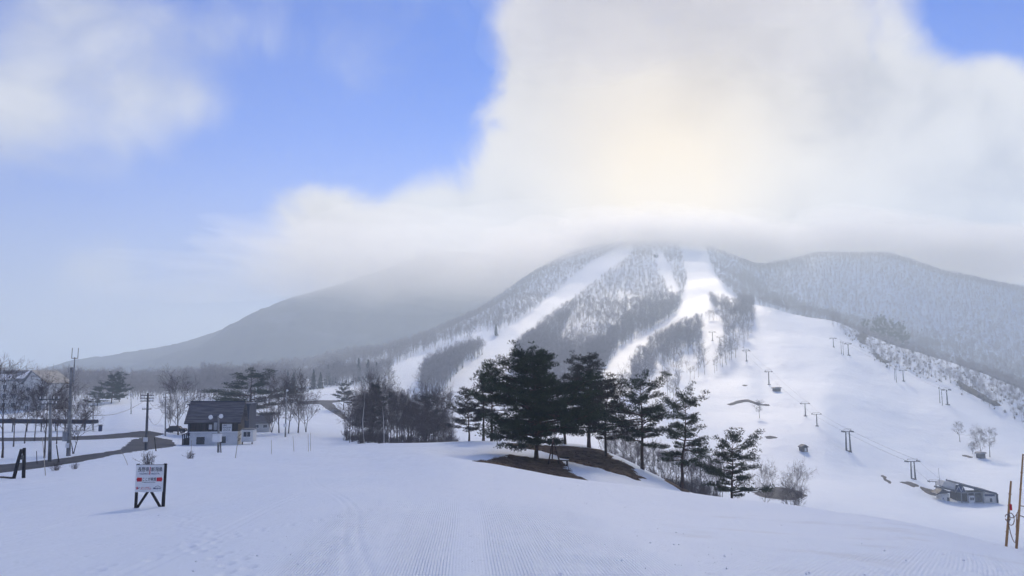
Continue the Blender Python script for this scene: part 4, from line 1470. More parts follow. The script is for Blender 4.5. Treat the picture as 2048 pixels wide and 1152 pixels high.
def utility_pole(u0, v0, u1, v1, r, label, arms=(), box=None, antenna=False, board=None, lamps=(), mat='concrete', D=None):
    b = hit(u0, v0, 40) if D is None else on_ground(u0, D, v0)
    o = empty('utility_pole', b)
    t = at(u1, v1, b.y) - b
    mb = MB()
    mb.tube([(0, 0, -.6), (t.x * .5, 0, t.z * .5), (t.x, 0, t.z)], [r, r * .85, r * .65], 10)
    mb.build('pole', M[mat], o, True)
    for f, w in arms:
        mb = MB()
        mb.box((t.x * f, -r, t.z * f), (w, .09, .09), rz=.5)
        a = mb.build('crossarm', M['dark_steel'], o)
        for s in (-.42, -.2, .2, .42):
            mi = MB()
            mi.cyl((t.x * f + w * s * math.cos(.5), -r + w * s * math.sin(.5), t.z * f + .04), (t.x * f + w * s * math.cos(.5), -r + w * s * math.sin(.5), t.z * f + .24), .05, .03, 6)
            mi.build('insulator', M['white_paint'], a)
    if box:
        f, w, h = box
        mb = MB()
        mb.box((t.x * f - .25, -.1, t.z * f), (w, .35, h))
        mb.build('switch_box', M['steel'], o)
    if board:
        f, w, h = board
        mb = MB()
        mb.box((t.x * f, -r - .05, t.z * f), (w, .04, h))
        mb.build('notice_board', M['white_paint'], o)
    if antenna:
        mb = MB()
        z = t.z
        mb.cyl((t.x + .25, 0, z - 1.5), (t.x + .25, 0, z + 1.0), .05)
        mb.cyl((t.x - .05, 0, z + .9), (t.x + .55, 0, z + .9), .04)
        mb.cyl((t.x - .05, 0, z + .9), (t.x - .05, 0, z + 1.9), .035)
        mb.cyl((t.x + .55, 0, z + .9), (t.x + .55, 0, z + 1.9), .035)
        mb.cyl((t.x, 0, z - 1.3), (t.x + .25, 0, z - 1.3), .04)
        mb.build('antenna', M['steel'], o)
    for (dx, f) in lamps:
        mb = MB()
        c = np.array((t.x + dx, -.2, t.z * f))
        mb.tube([c + (0, .25, 0), c + (0, .1, 0), c, c + (0, -.05, 0)], [.06, .14, .24, .22], 14)
        mb.build('lamp_head', M['white_paint'], o, True)
    if lamps:
        mb = MB()
        xs = [dx for dx, _ in lamps] + [0]
        mb.box((t.x + (min(xs) + max(xs)) / 2, .05, t.z * lamps[0][1]), (max(.2, max(xs) - min(xs)), .07, .07))
        mb.build('lamp_bracket', M['dark_steel'], o)
    tag(o, label, 'pole')
    return b, b + t


PA = utility_pole(137, 912, 143, 735, .2, 'tallest grey pole with a forked antenna at its tip', antenna=True, box=(.22, .5, .9), board=(.12, .35, .45))
PB = utility_pole(100, 924, 101, 789, .15, 'plain grey pole among the left trees, left of the antenna pole', arms=((.93, 1.6), (.86, 1.2)))
PC = utility_pole(292, 901, 296, 786, .16, 'pole with stacked crossarms and a white notice above the sign', arms=((.96, 1.4), (.91, 1.4), (.86, 1.4), (.72, 1.0)), board=(.19, .5, .5), mat='dark_steel')
PD = utility_pole(331, 872, 331, 786, .14, 'thin plain pole left of the rounded bare tree', arms=((.9, .7),))
PE = utility_pole(186, 869, 186, 796, .13, 'short thin pole at the end of the walkway', arms=((.95, .8),), D=150)
PF = utility_pole(571, 866, 573, 780, .15, 'pole with one round lamp in the clump right of the hall', lamps=((.2, .99),), board=(.25, .7, .6), D=150)
PG = utility_pole(262, 835, 262, 789, .12, 'double lamp pole on the snow bank', lamps=((-.35, .98), (.35, .98)), D=215)
PH = utility_pole(437, 905, 437, 832, .13, 'floodlight pole with two round lamps before the ski house', lamps=((-.75, .97), (.35, 1.0)), box=(.72, .3, .75))
# the pale cabinet on the floodlight pole
mb = MB()
q = PH[0]
mb.box((q.x - .1, q.y - .3, q.z + 1.55), (.85, .35, .85))
cab = mb.build('meter_cabinet', M['white_paint'])
mb = MB()
mb.box((q.x - .1, q.y - .3, q.z + 2.0), (.95, .45, .05))
mb.build('lid', M['steel'], cab)
mb = MB()
mb.cyl((q.x + .4, q.y - .25, q.z - .5), (q.x + .22, q.y - .25, q.z + 1.5), .06)
mb.build('stay', M['bark'], cab)
tag(cab, 'pale square cabinet halfway up the floodlight pole', 'cabinet')


def wire(a, b, sag, r, label, name='power_line', mat='dark_steel'):
    P = []
    for i in range(13):
        f = i / 12
        p = Vector(a).lerp(Vector(b), f)
        P.append((p.x, p.y, p.z - sag * 4 * f * (1 - f)))
    mb = MB()
    mb.tube(P, r, 4)
    return tag(mb.build(name, M[mat]), label, 'cable')


wire(PC[1] - Vector((0, 0, .6)), PD[1] - Vector((0, 0, .8)), 1.6, .02, 'sagging wire between the two poles above the sign')
wire(PC[1] - Vector((0, 0, 2.2)), PD[1] - Vector((0, 0, 2.6)), 2.2, .02, 'lower sagging wire between the two poles above the sign')
wire(PB[1] - Vector((0, 0, .5)), PC[1] - Vector((0, 0, .6)), 1.6, .02, 'long wire from the left trees to the insulator pole')

# covered walkway on the left
c0, c1 = on_ground(-70, 150, 872), on_ground(187, 150, 872)
o = empty('covered_walkway', c0)
dx, dz = c1.x - c0.x, c1.z - c0.z
mb = MB()
z0 = at(90, 846, 150).z - c0.z
mb.prism([(0, z0 + .05), (dx, z0 - .1), (dx, z0 + .6), (0, z0 + .85)], -1.2, 1.4)
mb.build('roof', M['roof_blue'], o)
for i in range(9):
    mb = MB()
    x = dx * (i + .5) / 9
    g0 = gz(c0.x + x, 150) - c0.z
    mb.box((x, -.9, (g0 - .5 + z0) / 2), (.16, .16, z0 - g0 + .5))
    mb.build('post', M['dark_steel'], o)
tag(o, 'long dark roofed walkway on posts behind the left trees', 'walkway')
b0 = on_ground(200, 146, 868)
o = empty('post_box', b0)
mb = MB()
mb.box((0, 0, .55), (.5, .45, 1.1))
mb.build('body', M['navy'], o)
mb = MB()
mb.prism([(-.3, 1.1), (.3, 1.1), (.3, 1.16), (0, 1.28), (-.3, 1.16)], -.27, .27)
mb.build('lid', M['dark_steel'], o)
tag(o, 'small dark blue box standing at the road end', 'box')


# ------------------------------------------------------------------ buildings
def window(parent, x, z, w, h, y, frame=.07, sash=1, mat='glass', fm='white_paint'):
    """window set proud of a wall that faces -y"""
    mb = MB()
    mb.box((x, y - .02, z), (w, .05, h))
    win = mb.build('window', M[mat], parent)
    mb = MB()
    for sx in (-1, 1):
        mb.box((x + sx * (w / 2 + frame / 2), y - .03, z), (frame, .1, h + 2 * frame))
    for sz in (-1, 1):
        mb.box((x, y - .028, z + sz * (h / 2 + frame / 2)), (w, .096, frame))
    for i in range(1, sash + 1):
        mb.box((x - w / 2 + w * i / (sash + 1), y - .035, z), (frame * .6, .06, h))
    mb.build('frame', M[fm], win)
    return win


def ski_house():
    b = on_ground(432, 120, 893)
    o = empty('ski_house', b, R(9))
    W0, W1, dep = -4.0, 3.15, 5.2
    mb = MB()
    mb.box(((W0 + W1) / 2, dep / 2, .5), (W1 - W0, dep, 3.2))
    mb.build('wall', M['white_wall'], o)
    up = MB()
    up.prism([(0, 2.1), (dep, 2.1), (dep, 3.75), (dep / 2, 6.35), (0, 3.75)], 0, 1)
    V, Q = up.arrays()
    V2 = np.stack([W0 - .06 + V[:, 1] * (W1 - W0 + .12), V[:, 0] * 1.02 - .06, V[:, 2]], -1)
    um = MB()
    um.add(V2, Q)
    upper = um.build('upper_wall', M['brown_wall'], o)
    upper['label'] = 'dark boarded upper storey'
    # roof: two thick slopes with wide eaves
    for s in (-1, 1):
        y0, z0, y1, z1 = (-.75, 3.5, dep / 2, 6.7) if s < 0 else (dep + .75, 3.5, dep / 2, 6.7)
        rows, colsn = 7, 1
        mb = MB()
        for i in range(rows):
            f0, f1 = i / rows, (i + 1) / rows + .02
            ya, yb = y0 + (y1 - y0) * f0, y0 + (y1 - y0) * f1
            za, zb = z0 + (z1 - z0) * f0, z0 + (z1 - z0) * f1
            mb.add([(W0 - .75, ya, za), (W1 + .55, ya, za), (W1 + .55, yb, zb - .03), (W0 - .75, yb, zb - .03),
                    (W0 - .75, ya, za + .12), (W1 + .55, ya, za + .12), (W1 + .55, yb, zb + .06), (W0 - .75, yb, zb + .06)],
                   [(0, 1, 2, 3), (4, 7, 6, 5), (0, 4, 5, 1), (1, 5, 6, 2), (2, 6, 7, 3), (3, 7, 4, 0)])
        rf = mb.build('roof', M['roof_brown'], o)
        if s < 0:
            mb = MB()
            mb.box(((W0 + W1) / 2 - .1, dep / 2, 6.77), (W1 - W0 + 1.3, .3, .14))
            mb.build('ridge_cap', M['roof_blue'], rf)
            mb = MB()
            mb.box(((W0 + W1) / 2 - .1, -.78, 3.45), (W1 - W0 + 1.3, .06, .2))
            mb.build('fascia', M['brown_wall'], rf)
    mb = MB()
    mb.box(((W0 + W1) / 2, -.05, 2.06), (W1 - W0 + .2, .24, .16))
    mb.build('band', M['white_paint'], o)
    window(o, -2.35, .75, 1.25, 1.15, 0, sash=0)
    window(o, .9, .85, 1.1, 1.05, 0, sash=0)
    window(o, -.95, 2.85, .5, .75, -.06, sash=0, mat='white_wall', fm='brown_wall')
    mb = MB()
    mb.box((1.55, -.16, 2.72), (1.45, .08, 1.22))
    sg = mb.build('sign_board', M['white_paint'], o)
    for t, w, z, m in (('SKI', .55, 3.08, 'navy'), ('SNOWBOARD', 1.25, 2.72, 'ink'), ('SCHOOL', 1.15, 2.36, 'ink')):
        lettering(t, (w, .26), (1.55 - (.3 if t == 'SKI' else 0), -.205, z), M[m], sg, 'lettering', .012)
    # upper posts of the dark storey
    for x in (W0 + .1, -1.6, .2, .62, 2.5, W1 - .1):
        mb = MB()
        mb.box((x, -.1, 2.75), (.12, .1, 1.2))
        mb.build('post', M['timber_dark'], o)
    # porch at the left with posts
    mb = MB()
    mb.prism([(W0 - 1.3, 1.55), (W0 - .05, 2.0), (W0 - .05, 2.12), (W0 - 1.35, 1.67)], .4, 4.2)
    pr = mb.build('porch_roof', M['roof_brown'], o)
    for y in (.5, 1.6, 2.7, 3.9):
        mb = MB()
        mb.box((W0 - 1.15, y, .6), (.14, .14, 2.0))
        mb.build('porch_post', M['timber_dark'], pr)
    mb = MB()
    mb.box((W0 - .65, 2.4, .35), (.9, 3.4, 1.3))
    mb.build('wood_store', M['timber_dark'], o)
    tag(o, 'ski house with white ground floor and steep brown roof', 'house')
    # cabin beside it
    c = on_ground(494, 121, 890)
    a = empty('storage_cabin', c, R(6))
    mb = MB()
    mb.box((0, 1.1, 1.35), (1.75, 2.4, 1.9))
    mb.build('wall', M['white_wall'], a)
    mb = MB()
    mb.box((0, 1.1, 2.36), (1.95, 2.7, .12))
    mb.build('roof', M['roof_grey'], a)
    window(a, -.05, 1.6, 1.05, .75, -.1, sash=1)
    for x in (-.75, .75):
        mb = MB()
        mb.box((x, .1, .1), (.14, .14, .9))
        mb.build('stilt', M['timber_dark'], a)
    mb = MB()
    for i in range(4):
        mb.box((-1.25 - .22 * i, .2, .85 - .25 * i), (.3, .8, .06))
    mb.tube([(-.9, -.2, 1.7), (-2.0, -.2, .6)], .04, 5)
    mb.tube([(-2.0, -.2, -.3), (-2.0, -.2, .6)], .04, 5)
    mb.build('stair', M['timber_dark'], a)
    tag(a, 'small white cabin with double window right of the ski house', 'cabin')


ski_house()


def hall():
    b = on_ground(436, 152, 870)
    o = empty('dark_hall', b, R(9))
    mb = MB()
    h = at(442, 809, 152).z - b.z
    mb.box((0, 4, h / 2 - 1.0), (11.6, 8, h + 2))
    mb.build('wall', M['roof_blue'], o)
    mb = MB()
    mb.prism([(-6.1, h - .05), (6.1, h - .05), (6.1, h + .12), (0, h + .55), (-6.1, h + .12)], -.35, 8.4)
    mb.build('roof', M['roof_blue'], o)
    for x in (-4.4, -2.2, 0, 2.2, 4.4):
        mb = MB()
        mb.box((x, -.04, h / 2), (.1, .08, h - .2))
        mb.build('wall_seam', M['dark_steel'], o)
    tag(o, 'tall dark metal clad hall behind the ski house', 'building')
    b = on_ground(522, 192, 850)
    o = empty('small_house', b, R(14))
    mb = MB()
    mb.box((0, 2.5, 1.0), (4.2, 5, 3.0))
    mb.build('wall', M['cream_wall'], o)
    for s in (-1, 1):
        mb = MB()
        y0, y1 = (-.6, 2.5) if s < 0 else (5.6, 2.5)
        mb.add([(-2.6, y0, 2.2), (2.6, y0, 2.2), (2.6, y1, 4.0), (-2.6, y1, 4.0), (-2.6, y0, 2.35), (2.6, y0, 2.35), (2.6, y1, 4.15), (-2.6, y1, 4.15)],
               [(0, 1, 2, 3), (4, 7, 6, 5), (0, 4, 5, 1), (1, 5, 6, 2), (2, 6, 7, 3), (3, 7, 4, 0)])
        mb.build('roof', M['roof_brown'], o)
    mb = MB()
    mb.box((.2, 2.6, 4.3), (.6, .5, .7))
    mb.build('chimney', M['dark_steel'], o)
    window(o, -1.0, 1.5, .9, .7, 0)
    window(o, 1.0, 1.5, .9, .7, 0)
    tag(o, 'little cream house with brown roof right of the hall', 'house')


hall()


def hotel():
    D = 262
    b = on_ground(40, D, 815)
    o = empty('hotel', b, R(-6))
    k = D / F
    X = lambda u: (u - 40) * k
    ze = at(40, 762, D).z - b.z
    zr = at(40, 742, D).z - b.z
    mb = MB()
    mb.box(((X(-150) + X(60)) / 2, 6.5, ze / 2 - 1), (X(60) - X(-150), 13, ze + 2))
    mb.build('wall', M['cream_wall'], o)
    for s in (-1, 1):
        mb = MB()
        y0 = -.8 if s < 0 else 13.8
        mb.add([(X(-152), y0, ze), (X(66), y0, ze), (X(60), 6.5, zr), (X(-152), 6.5, zr), (X(-152), y0, ze + .3), (X(66), y0, ze + .3), (X(60), 6.5, zr + .3), (X(-152), 6.5, zr + .3)],
               [(0, 1, 2, 3), (4, 7, 6, 5), (0, 4, 5, 1), (1, 5, 6, 2), (2, 6, 7, 3), (3, 7, 4, 0)])
        rf = mb.build('roof', M['roof_grey'], o)
        if s < 0:
            for (ua, ub, fa, fb) in ((-140, -60, .1, .95), (-50, 15, .05, .6), (22, 58, .15, .95)):
                mb = MB()
                q = [(X(ua), fa), (X(ub), fa), (X(ub) - 1.5, fb), (X(ua) + 1.0, fb)]
                V = [(x, y0 + (6.5 - y0) * f, ze + (zr - ze) * f + .31) for x, f in q] + [(x, y0 + (6.5 - y0) * f, ze + (zr - ze) * f + .5) for x, f in q]
                mb.add(V, [(0, 1, 2, 3), (4, 7, 6, 5), (0, 4, 5, 1), (1, 5, 6, 2), (2, 6, 7, 3), (3, 7, 4, 0)])
                mb.build('roof_snow', M['snow_plain'], rf)
    # gabled wing facing the road
    xa, xb = X(58), X(106)
    xm = (xa + xb) / 2 - 1.5
    mb = MB()
    mb.prism([(xa, -2), (xb, -2), (xb, ze - .6), (xm, zr - .2), (xa, ze - .6)], -3, 9)
    mb.build('gable_wall', M['cream_wall'], o)
    for (x0, x1) in ((xa - .8, xm), (xb + .8, xm)):
        mb = MB()
        z0 = ze - 1.1
        mb.add([(x0, -3.6, z0), (x1, -3.6, zr - .1), (x1, 9.4, zr - .1), (x0, 9.4, z0), (x0, -3.6, z0 + .35), (x1, -3.6, zr + .25), (x1, 9.4, zr + .25), (x0, 9.4, z0 + .35)],
               [(0, 1, 2, 3), (4, 7, 6, 5), (0, 4, 5, 1), (1, 5, 6, 2), (2, 6, 7, 3), (3, 7, 4, 0)])
        rf = mb.build('wing_roof', M['roof_grey'], o)
        if x0 < xm:
            mi = MB()
            f = lambda t, y, dz: (x0 + (x1 - x0) * t, y, z0 + (zr - .1 - z0) * t + .36 + dz)
            mi.add([f(.05, -3.4, 0), f(.9, -3.4, 0), f(.9, 6, 0), f(.05, 3, 0), f(.05, -3.4, .2), f(.9, -3.4, .2), f(.9, 6, .2), f(.05, 3, .2)],
                   [(0, 1, 2, 3), (4, 7, 6, 5), (0, 4, 5, 1), (1, 5, 6, 2), (2, 6, 7, 3), (3, 7, 4, 0)])
            mi.build('roof_snow', M['snow_plain'], rf)
    for r_ in range(3):
        for c in range(9):
            window(o, X(-140) + 3.6 * c, ze - 2.0 - 3.1 * r_, 1.5, 1.4, 0, .12, 1)
    for r_ in range(3):
        for x in (xa + 1.8, xb - 1.8):
            window(o, x, ze - 2.8 - 3.1 * r_, 1.3, 1.3, -3, .12, 1)
    for x in (X(20), X(78), X(112)):
        mb = MB()
        mb.cyl((x, 6, zr - .5), (x, 6, zr + 2.6), .07, .04, 5)
        mb.build('roof_mast', M['dark_steel'], o)
    tag(o, 'large cream hotel with snow streaked gabled roofs behind trees', 'hotel')


hotel()


def parked_car():
    b = on_ground(353, 158, 868)
    o = empty('parked_car', b, R(8))
    mb = MB()
    mb.prism([(-1.9, .35), (1.9, .35), (1.95, .75), (1.75, .95), (.95, 1.0), (.5, 1.45), (-1.1, 1.48), (-1.6, 1.0), (-1.92, .95)], -.8, .8)
    mb.build('body', M['ink'], o)
    mb = MB()
    mb.prism([(.82, 1.0), (.45, 1.38), (-1.0, 1.40), (-1.45, 1.0)], -.82, .82)
    mb.build('glasshouse', M['glass'], o)
    for x in (-1.2, 1.2):
        for y in (-.72, .72):
            mb = MB()
            mb.cyl((x, y - .1, .32), (x, y + .1, .32), .32, sides=14)
            w = mb.build('wheel', M['ink'], o)
            mi = MB()
            mi.cyl((x, y - .12, .32), (x, y + .12, .32), .18, sides=10)
            mi.build('rim', M['steel'], w)
    for y in (-.6, .6):
        mb = MB()
        mb.box((1.9, y, .72), (.1, .3, .14))
        mb.build('headlight', M['white_paint'], o)
    tag(o, 'dark car parked behind the rounded bare tree', 'car')


parked_car()


# ------------------------------------------------------------------ tripod and bench on the knoll
def tripod():
    b = hit(1108, 932, 53)
    o = empty('tripod_prop', b)
    ap = at(1106, 879, b.y + .3) - b
    for (u, v, dy) in ((1096, 935, -.3), (1104, 923, 1.6), (1124, 951, -2.2)):
        p = at(u, v, b.y + dy)
        g = gz(p.x, p.y)
        mb = MB()
        d = (ap - (Vector((p.x, p.y, g)) - b))
        mb.tube([Vector((p.x, p.y, g)) - b - d.normalized() * .2, (Vector((p.x, p.y, g)) - b) + d * .5, (Vector((p.x, p.y, g)) - b) + d * 1.03], [.07, .065, .05], 7)
        mb.build('leg', M['pine_bark'], o)
    mb = MB()
    mb.tube([ap + Vector((-.08, 0, -.14)), ap + Vector((.08, 0, -.1))], .13, 8)
    mb.build('rope_lashing', M['rope'], o)
    tag(o, 'tall wooden tripod prop on the knoll under the broad pine', 'tripod')
    b = hit(1126, 931, 53)
    o = empty('wooden_bench', b, R(-15))
    for i, y in enumerate((-.16, 0, .16)):
        mb = MB()
        mb.box((0, y, .46), (1.1, .14, .06))
        mb.build('seat_plank', M['timber_dark'], o)
    for x in (-.4, .4):
        mb = MB()
        mb.box((x, 0, .15), (.1, .4, .56))
        mb.build('leg', M['timber_dark'], o)
    mb = MB()
    mb.box((.1, .24, .72), (1.0, .05, .12))
    mb.build('backrest', M['timber_dark'], o)
    tag(o, 'small dark wooden bench beside the tripod', 'bench')


tripod()


# ------------------------------------------------------------------ chair lifts
def lift_tower(u, vb, vt, arm, heading, label, double=False, D=None):
    b = hit(u, vb, 230) if D is None else on_ground(u, D, vb)
    H = at(u, vt, b.y).z - b.z
    o = empty('lift_tower', b, heading)
    hm = H * .88
    s = max(H / 8, .8)
    for x in ((-.9 * s, .9 * s) if double else (0,)):
        mb = MB()
        mb.tube([(x, 0, -.8), (x * .9, 0, hm * .5), (x * .8, 0, hm)], [.34 * s, .28 * s, .22 * s], 8)
        mb.build('mast', M['dark_steel'], o)
    mb = MB()
    mb.box((0, 0, hm), (arm, .32 * s, .3 * s))
    mb.build('crossarm', M['dark_steel'], o)
    for sx in (-1, 1):
        mb = MB()
        x = sx * arm * .48
        mb.box((x, 0, hm - .05 * s), (.22 * s, 2.3 * s, .32 * s))
        for j in (-.9, -.3, .3, .9):
            mb.cyl((x - .12 * s, j * s, hm + .16 * s), (x + .12 * s, j * s, hm + .16 * s), .2 * s, sides=8)
        mb.build('sheave_assembly', M['dark_steel'], o)
        mb = MB()
        mb.tube([(x, 0, hm + .1), (x * .75, 0, H)], .08 * s, 4)
        mb.build('frame_strut', M['steel'], o)
    mb = MB()
    mb.tube([(-arm * .42, 0, H), (arm * .42, 0, H)], .08 * s, 4)
    mb.build('work_frame', M['steel'], o)
    mb = MB()
    for i in range(10):
        mb.box((.36 * s if not double else .6 * s, -.1, .5 + i * (hm - 1) / 9), (.4 * s, .05, .05))
    mb.build('ladder', M['dark_steel'], o)
    mb = MB()
    mb.tube([(0, 0, -1.0), (0, 0, .22)], [1.5 * s, 1.0 * s], 9)
    mb.build('footing', M['earth'], o)
    tag(o, label, 'lift tower', 'chairlift towers')
    c, sn = math.cos(heading), math.sin(heading)
    return [b + Vector((sx * arm * .48 * c, sx * arm * .48 * sn, hm + .3)) for sx in (-1, 1)]


def lift_line(specs, what):
    P = [hit(s[0], s[1], 230) if s[5] is None else on_ground(s[0], s[5], s[1]) for s in specs]
    ends = []
    for i, (u, vb, vt, arm, dbl, D, lab) in enumerate(specs):
        a, c = P[max(i - 1, 0)], P[min(i + 1, len(P) - 1)]
        d = c - a
        ends.append(lift_tower(u, vb, vt, arm, math.atan2(d.y, d.x) - math.pi / 2, lab, dbl, D))
    n = len(ends)
    for side, word in ((0, 'left hand'), (1, 'right hand')):
        mb = MB()
        pts = []
        for i in range(n - 1):
            a, c = ends[i][side], ends[i + 1][side]
            for j in range(9):
                f = j / 9
                q = a.lerp(c, f)
                pts.append((q.x, q.y, q.z - 4 * f * (1 - f) * .012 * (c - a).length))
        pts.append(tuple(ends[-1][side]))
        mb.tube(pts, .04, 4)
        tag(mb.build('lift_cable', M['dark_steel']), '%s haul cable of %s' % (word, what), 'cable', 'lift cables')
    return ends


MAIN = lift_line([
    (1874, 1000, 960, 5.6, False, 305, 'lift tower at the gate of the valley station'),
    (1827, 958, 918, 6.0, True, None, 'twin legged lift tower just above the valley station'),
    (1697, 902, 858, 4.6, True, None, 'twin legged lift tower left of the bare trees on the piste'),
    (1634, 852, 825, 4.6, False, None, 'single lift tower, third up from the lone hut'),
    (1611, 832, 804, 4.8, False, None, 'single lift tower right of the arched bare strip'),
    (1538, 769, 740, 4.8, False, None, 'single lift tower beside the small dark cabin'),
    (1493, 722, 699, 5.2, False, None, 'single lift tower at the edge of the wood'),
    (1440, 690, 672, 5.0, False, None, 'faint lift tower in the forest cut, lower one'),
    (1425, 681, 662, 5.6, False, None, 'faint lift tower in the forest cut, upper one')], 'the long chairlift up to the forest cut')
RIGHT = lift_line([
    (1895, 809, 776, 4.4, False, None, 'lowest lift tower of the right hand line'),
    (1807, 762, 738, 4.6, False, None, 'middle lift tower of the right hand line'),
    (1697, 710, 685, 5.0, False, None, 'lift tower of the right line below the topmost'),
    (1667, 694, 675, 5.4, False, None, 'topmost lift tower of the right hand line')], 'the right hand lift')
for (u, vb, vt, lab) in [(1880, 806, 774, 'left thin mast beside the lowest right hand tower'), (1885, 811, 779, 'right thin mast beside the lowest right hand tower'),
                         (1790, 760, 737, 'left thin mast beside the middle right hand tower'), (1793, 765, 738, 'right thin mast beside the middle right hand tower'),
                         (1683, 708, 682, 'left thin mast beside the upper right hand tower'), (1687, 710, 684, 'right thin mast beside the upper right hand tower')]:
    b = hit(u, vb, 230)
    H = at(u, vt, b.y).z - b.z
    o = empty('lamp_mast', b)
    mb = MB()
    mb.tube([(0, 0, -.6), (0, 0, H)], [.2, .13], 6)
    mb.build('mast', M['dark_steel'], o)
    mb = MB()
    mb.box((0, -.1, H), (.9, .3, .35))
    mb.box((0, -.1, H - .9), (.7, .25, .25))
    mb.build('lamp_head', M['steel'], o)
    tag(o, lab, 'mast', 'floodlight masts by the right lift')


def station():
    b = hit(1930, 1005, 230)
    D = b.y
    o = empty('lift_station', b, R(-4))
    k = D / F * 1.02
    X = lambda u: (u - 1930) * k
    zb = 0.0
    Z = lambda v: (1004 - v) * k + zb
    mb = MB()                                    # right hand house, long shed roof falling to the right
    mb.prism([(X(1966), -2), (X(1988), -2), (X(1988), Z(986)), (X(1966), Z(978))], 0, 7)
    mb.build('wall', M['cream_wall'], o)
    mb = MB()
    mb.prism([(X(1919), Z(966)), (X(1989), Z(985)), (X(1989), Z(987)), (X(1919), Z(970))], -.6, 9)
    mb.build('roof', M['roof_grey'], o)
    mb = MB()
    mb.prism([(X(1919), Z(968.5)), (X(1990), Z(987)), (X(1990), Z(989)), (X(1919), Z(971.5))], -.8, -.55)
    mb.build('roof_edge', M['roof_blue'], o)
    mb = MB()
    mb.prism([(X(1988) + .05, -2), (X(1988) + .35, -2), (X(1988) + .35, Z(987)), (X(1988) + .05, Z(987))], -.7, 7)
    mb.build('corner_post', M['roof_blue'], o)
    window(o, X(1978), Z(999), 1.0, 1.4, 0, .1, 0)
    mb = MB()
    mb.box((X(1976), -.08, Z(990)), (3.6, .1, .75))
    mb.build('sign_band', M['navy'], o)
    mb = MB()                                    # open bay in the middle
    mb.box(((X(1921) + X(1966)) / 2, 5, Z(990) / 2 - 1), (X(1966) - X(1921), 5, Z(986) + 2))
    mb.build('bay_back_wall', M['brown_wall'], o)
    mb = MB()
    mb.prism([(X(1920), Z(986)), (X(1965), Z(985)), (X(1965), Z(983.5)), (X(1920), Z(984.5))], -1.2, 4)
    mb.build('canopy', M['roof_grey'], o)
    for u in (1922, 1934, 1946, 1962):
        mb = MB()
        mb.box((X(u), -.9, Z(986) / 2 - .5), (.22, .22, Z(986) + 1))
        mb.build('canopy_post', M['steel'], o)
    mb = MB()
    mb.box((X(1941), -.2, 1.0), (2.0, 1.4, 3.2))
    bo = mb.build('control_booth', M['white_wall'], o)
    window(bo, X(1941), 1.5, 1.5, 1.1, -.9, .1, 1)
    mb = MB()                                    # drive housing with braced front
    mb.prism([(X(1914), Z(985)), (X(1934), Z(985)), (X(1929), Z(974)), (X(1920), Z(974))], .2, 5)
    dh = mb.build('drive_housing', M['navy'], o)
    for (ua, va, ub, vb_) in ((1914, 985, 1921, 974), (1921, 974, 1925, 985), (1925, 985, 1929, 974), (1929, 974, 1934, 985)):
        mi = MB()
        mi.tube([(X(ua), .1, Z(va)), (X(ub), .1, Z(vb_))], .1, 4)
        mi.build('brace', M['white_paint'], dh)
    mb = MB()                                    # pale curved cover over the drive
    mb.prism([(X(1892), Z(974)), (X(1898), Z(965)), (X(1918), Z(969.5)), (X(1916), Z(982)), (X(1908), Z(983))], 1, 6)
    mb.build('drive_cover', M['cream_wall'], o)
    mb = MB()                                    # boarding ramp beams running to the first tower
    mb.prism([(X(1876), Z(973)), (X(1916), Z(981)), (X(1916), Z(984)), (X(1876), Z(976))], -.4, .6)
    mb.build('guide_beam', M['dark_steel'], o)
    mb = MB()
    mb.box((X(1893.5), 1.5, .9), (X(1902) - X(1886), 3.6, 4.6))
    hw = mb.build('hut_wall', M['cream_wall'], o)
    window(hw, X(1889.5), 1.5, .5, .5, -.3, .08, 0)
    mb = MB()
    mb.box((X(1899), -.33, .9), (.9, .08, 1.9))
    mb.build('hut_door', M['glass'], o)
    mb = MB()
    mb.prism([(X(1877), Z(988)), (X(1890), Z(979)), (X(1904), Z(984)), (X(1904), Z(985.5)), (X(1890), Z(981)), (X(1877), Z(990))], -1.0, 4)
    mb.build('hut_roof', M['roof_blue'], o)
    mb = MB()
    mb.tube([(X(1891), 2, Z(975)), (X(1890), 2, Z(941))], [.09, .05], 5)
    mb.build('mast', M['steel'], o)
    mb = MB()
    for i in range(6):
        mb.box((X(1952) + i * .35, 1.5, 1.2), (.12, .8, 2.4))
    mb.build('gate', M['steel'], o)
    tag(o, 'low lift station with sloping grey roof in the basin', 'lift station')


station()


def hut(u, vb, vt, w, label, D=None, wall='brown_wall', roof='roof_blue', d0=230, gable=True):
    b = hit(u, vb, d0) if D is None else on_ground(u, D, vb)
    H = at(u, vt, b.y).z - b.z
    o = empty('hut', b, R(12))
    mb = MB()
    mb.box((0, w * .4, H * .25), (w, w * .8, H * .9))
    mb.build('wall', M[wall], o)
    mb = MB()
    e = w * .62
    if gable:
        mb.prism([(-e, H * .62), (0, H * .93), (e, H * .62), (e, H * .7), (0, H * 1.02), (-e, H * .7)], -w * .12, w * .95)
    else:
        mb.prism([(-e, H * .66), (e, H * .74), (e, H * .92), (e * .6, H), (-e * .6, H), (-e, H * .88)], -w * .12, w * .95)
    mb.build('roof', M[roof], o)
    mb = MB()
    mb.box((w * .12, -.03, H * .3), (w * .3, .06, H * .45))
    mb.build('door', M['white_wall'] if gable else M['glass'], o)
    tag(o, label, 'hut')


hut(1610, 904, 889, 2.9, 'lone grey hut with pitched roof on the lower piste')
hut(1556, 783, 774, 4.0, 'small dark cabin with flat roof below the lift line', gable=False, roof='roof_grey')
hut(1966, 917, 904, 3.2, 'little flat roofed shed between the lone trees', gable=False, roof='roof_grey')
hut(1313, 515, 506, 6.0, 'dark hut at the top of the lift cut under the cloud', d0=700, roof='snow_plain')

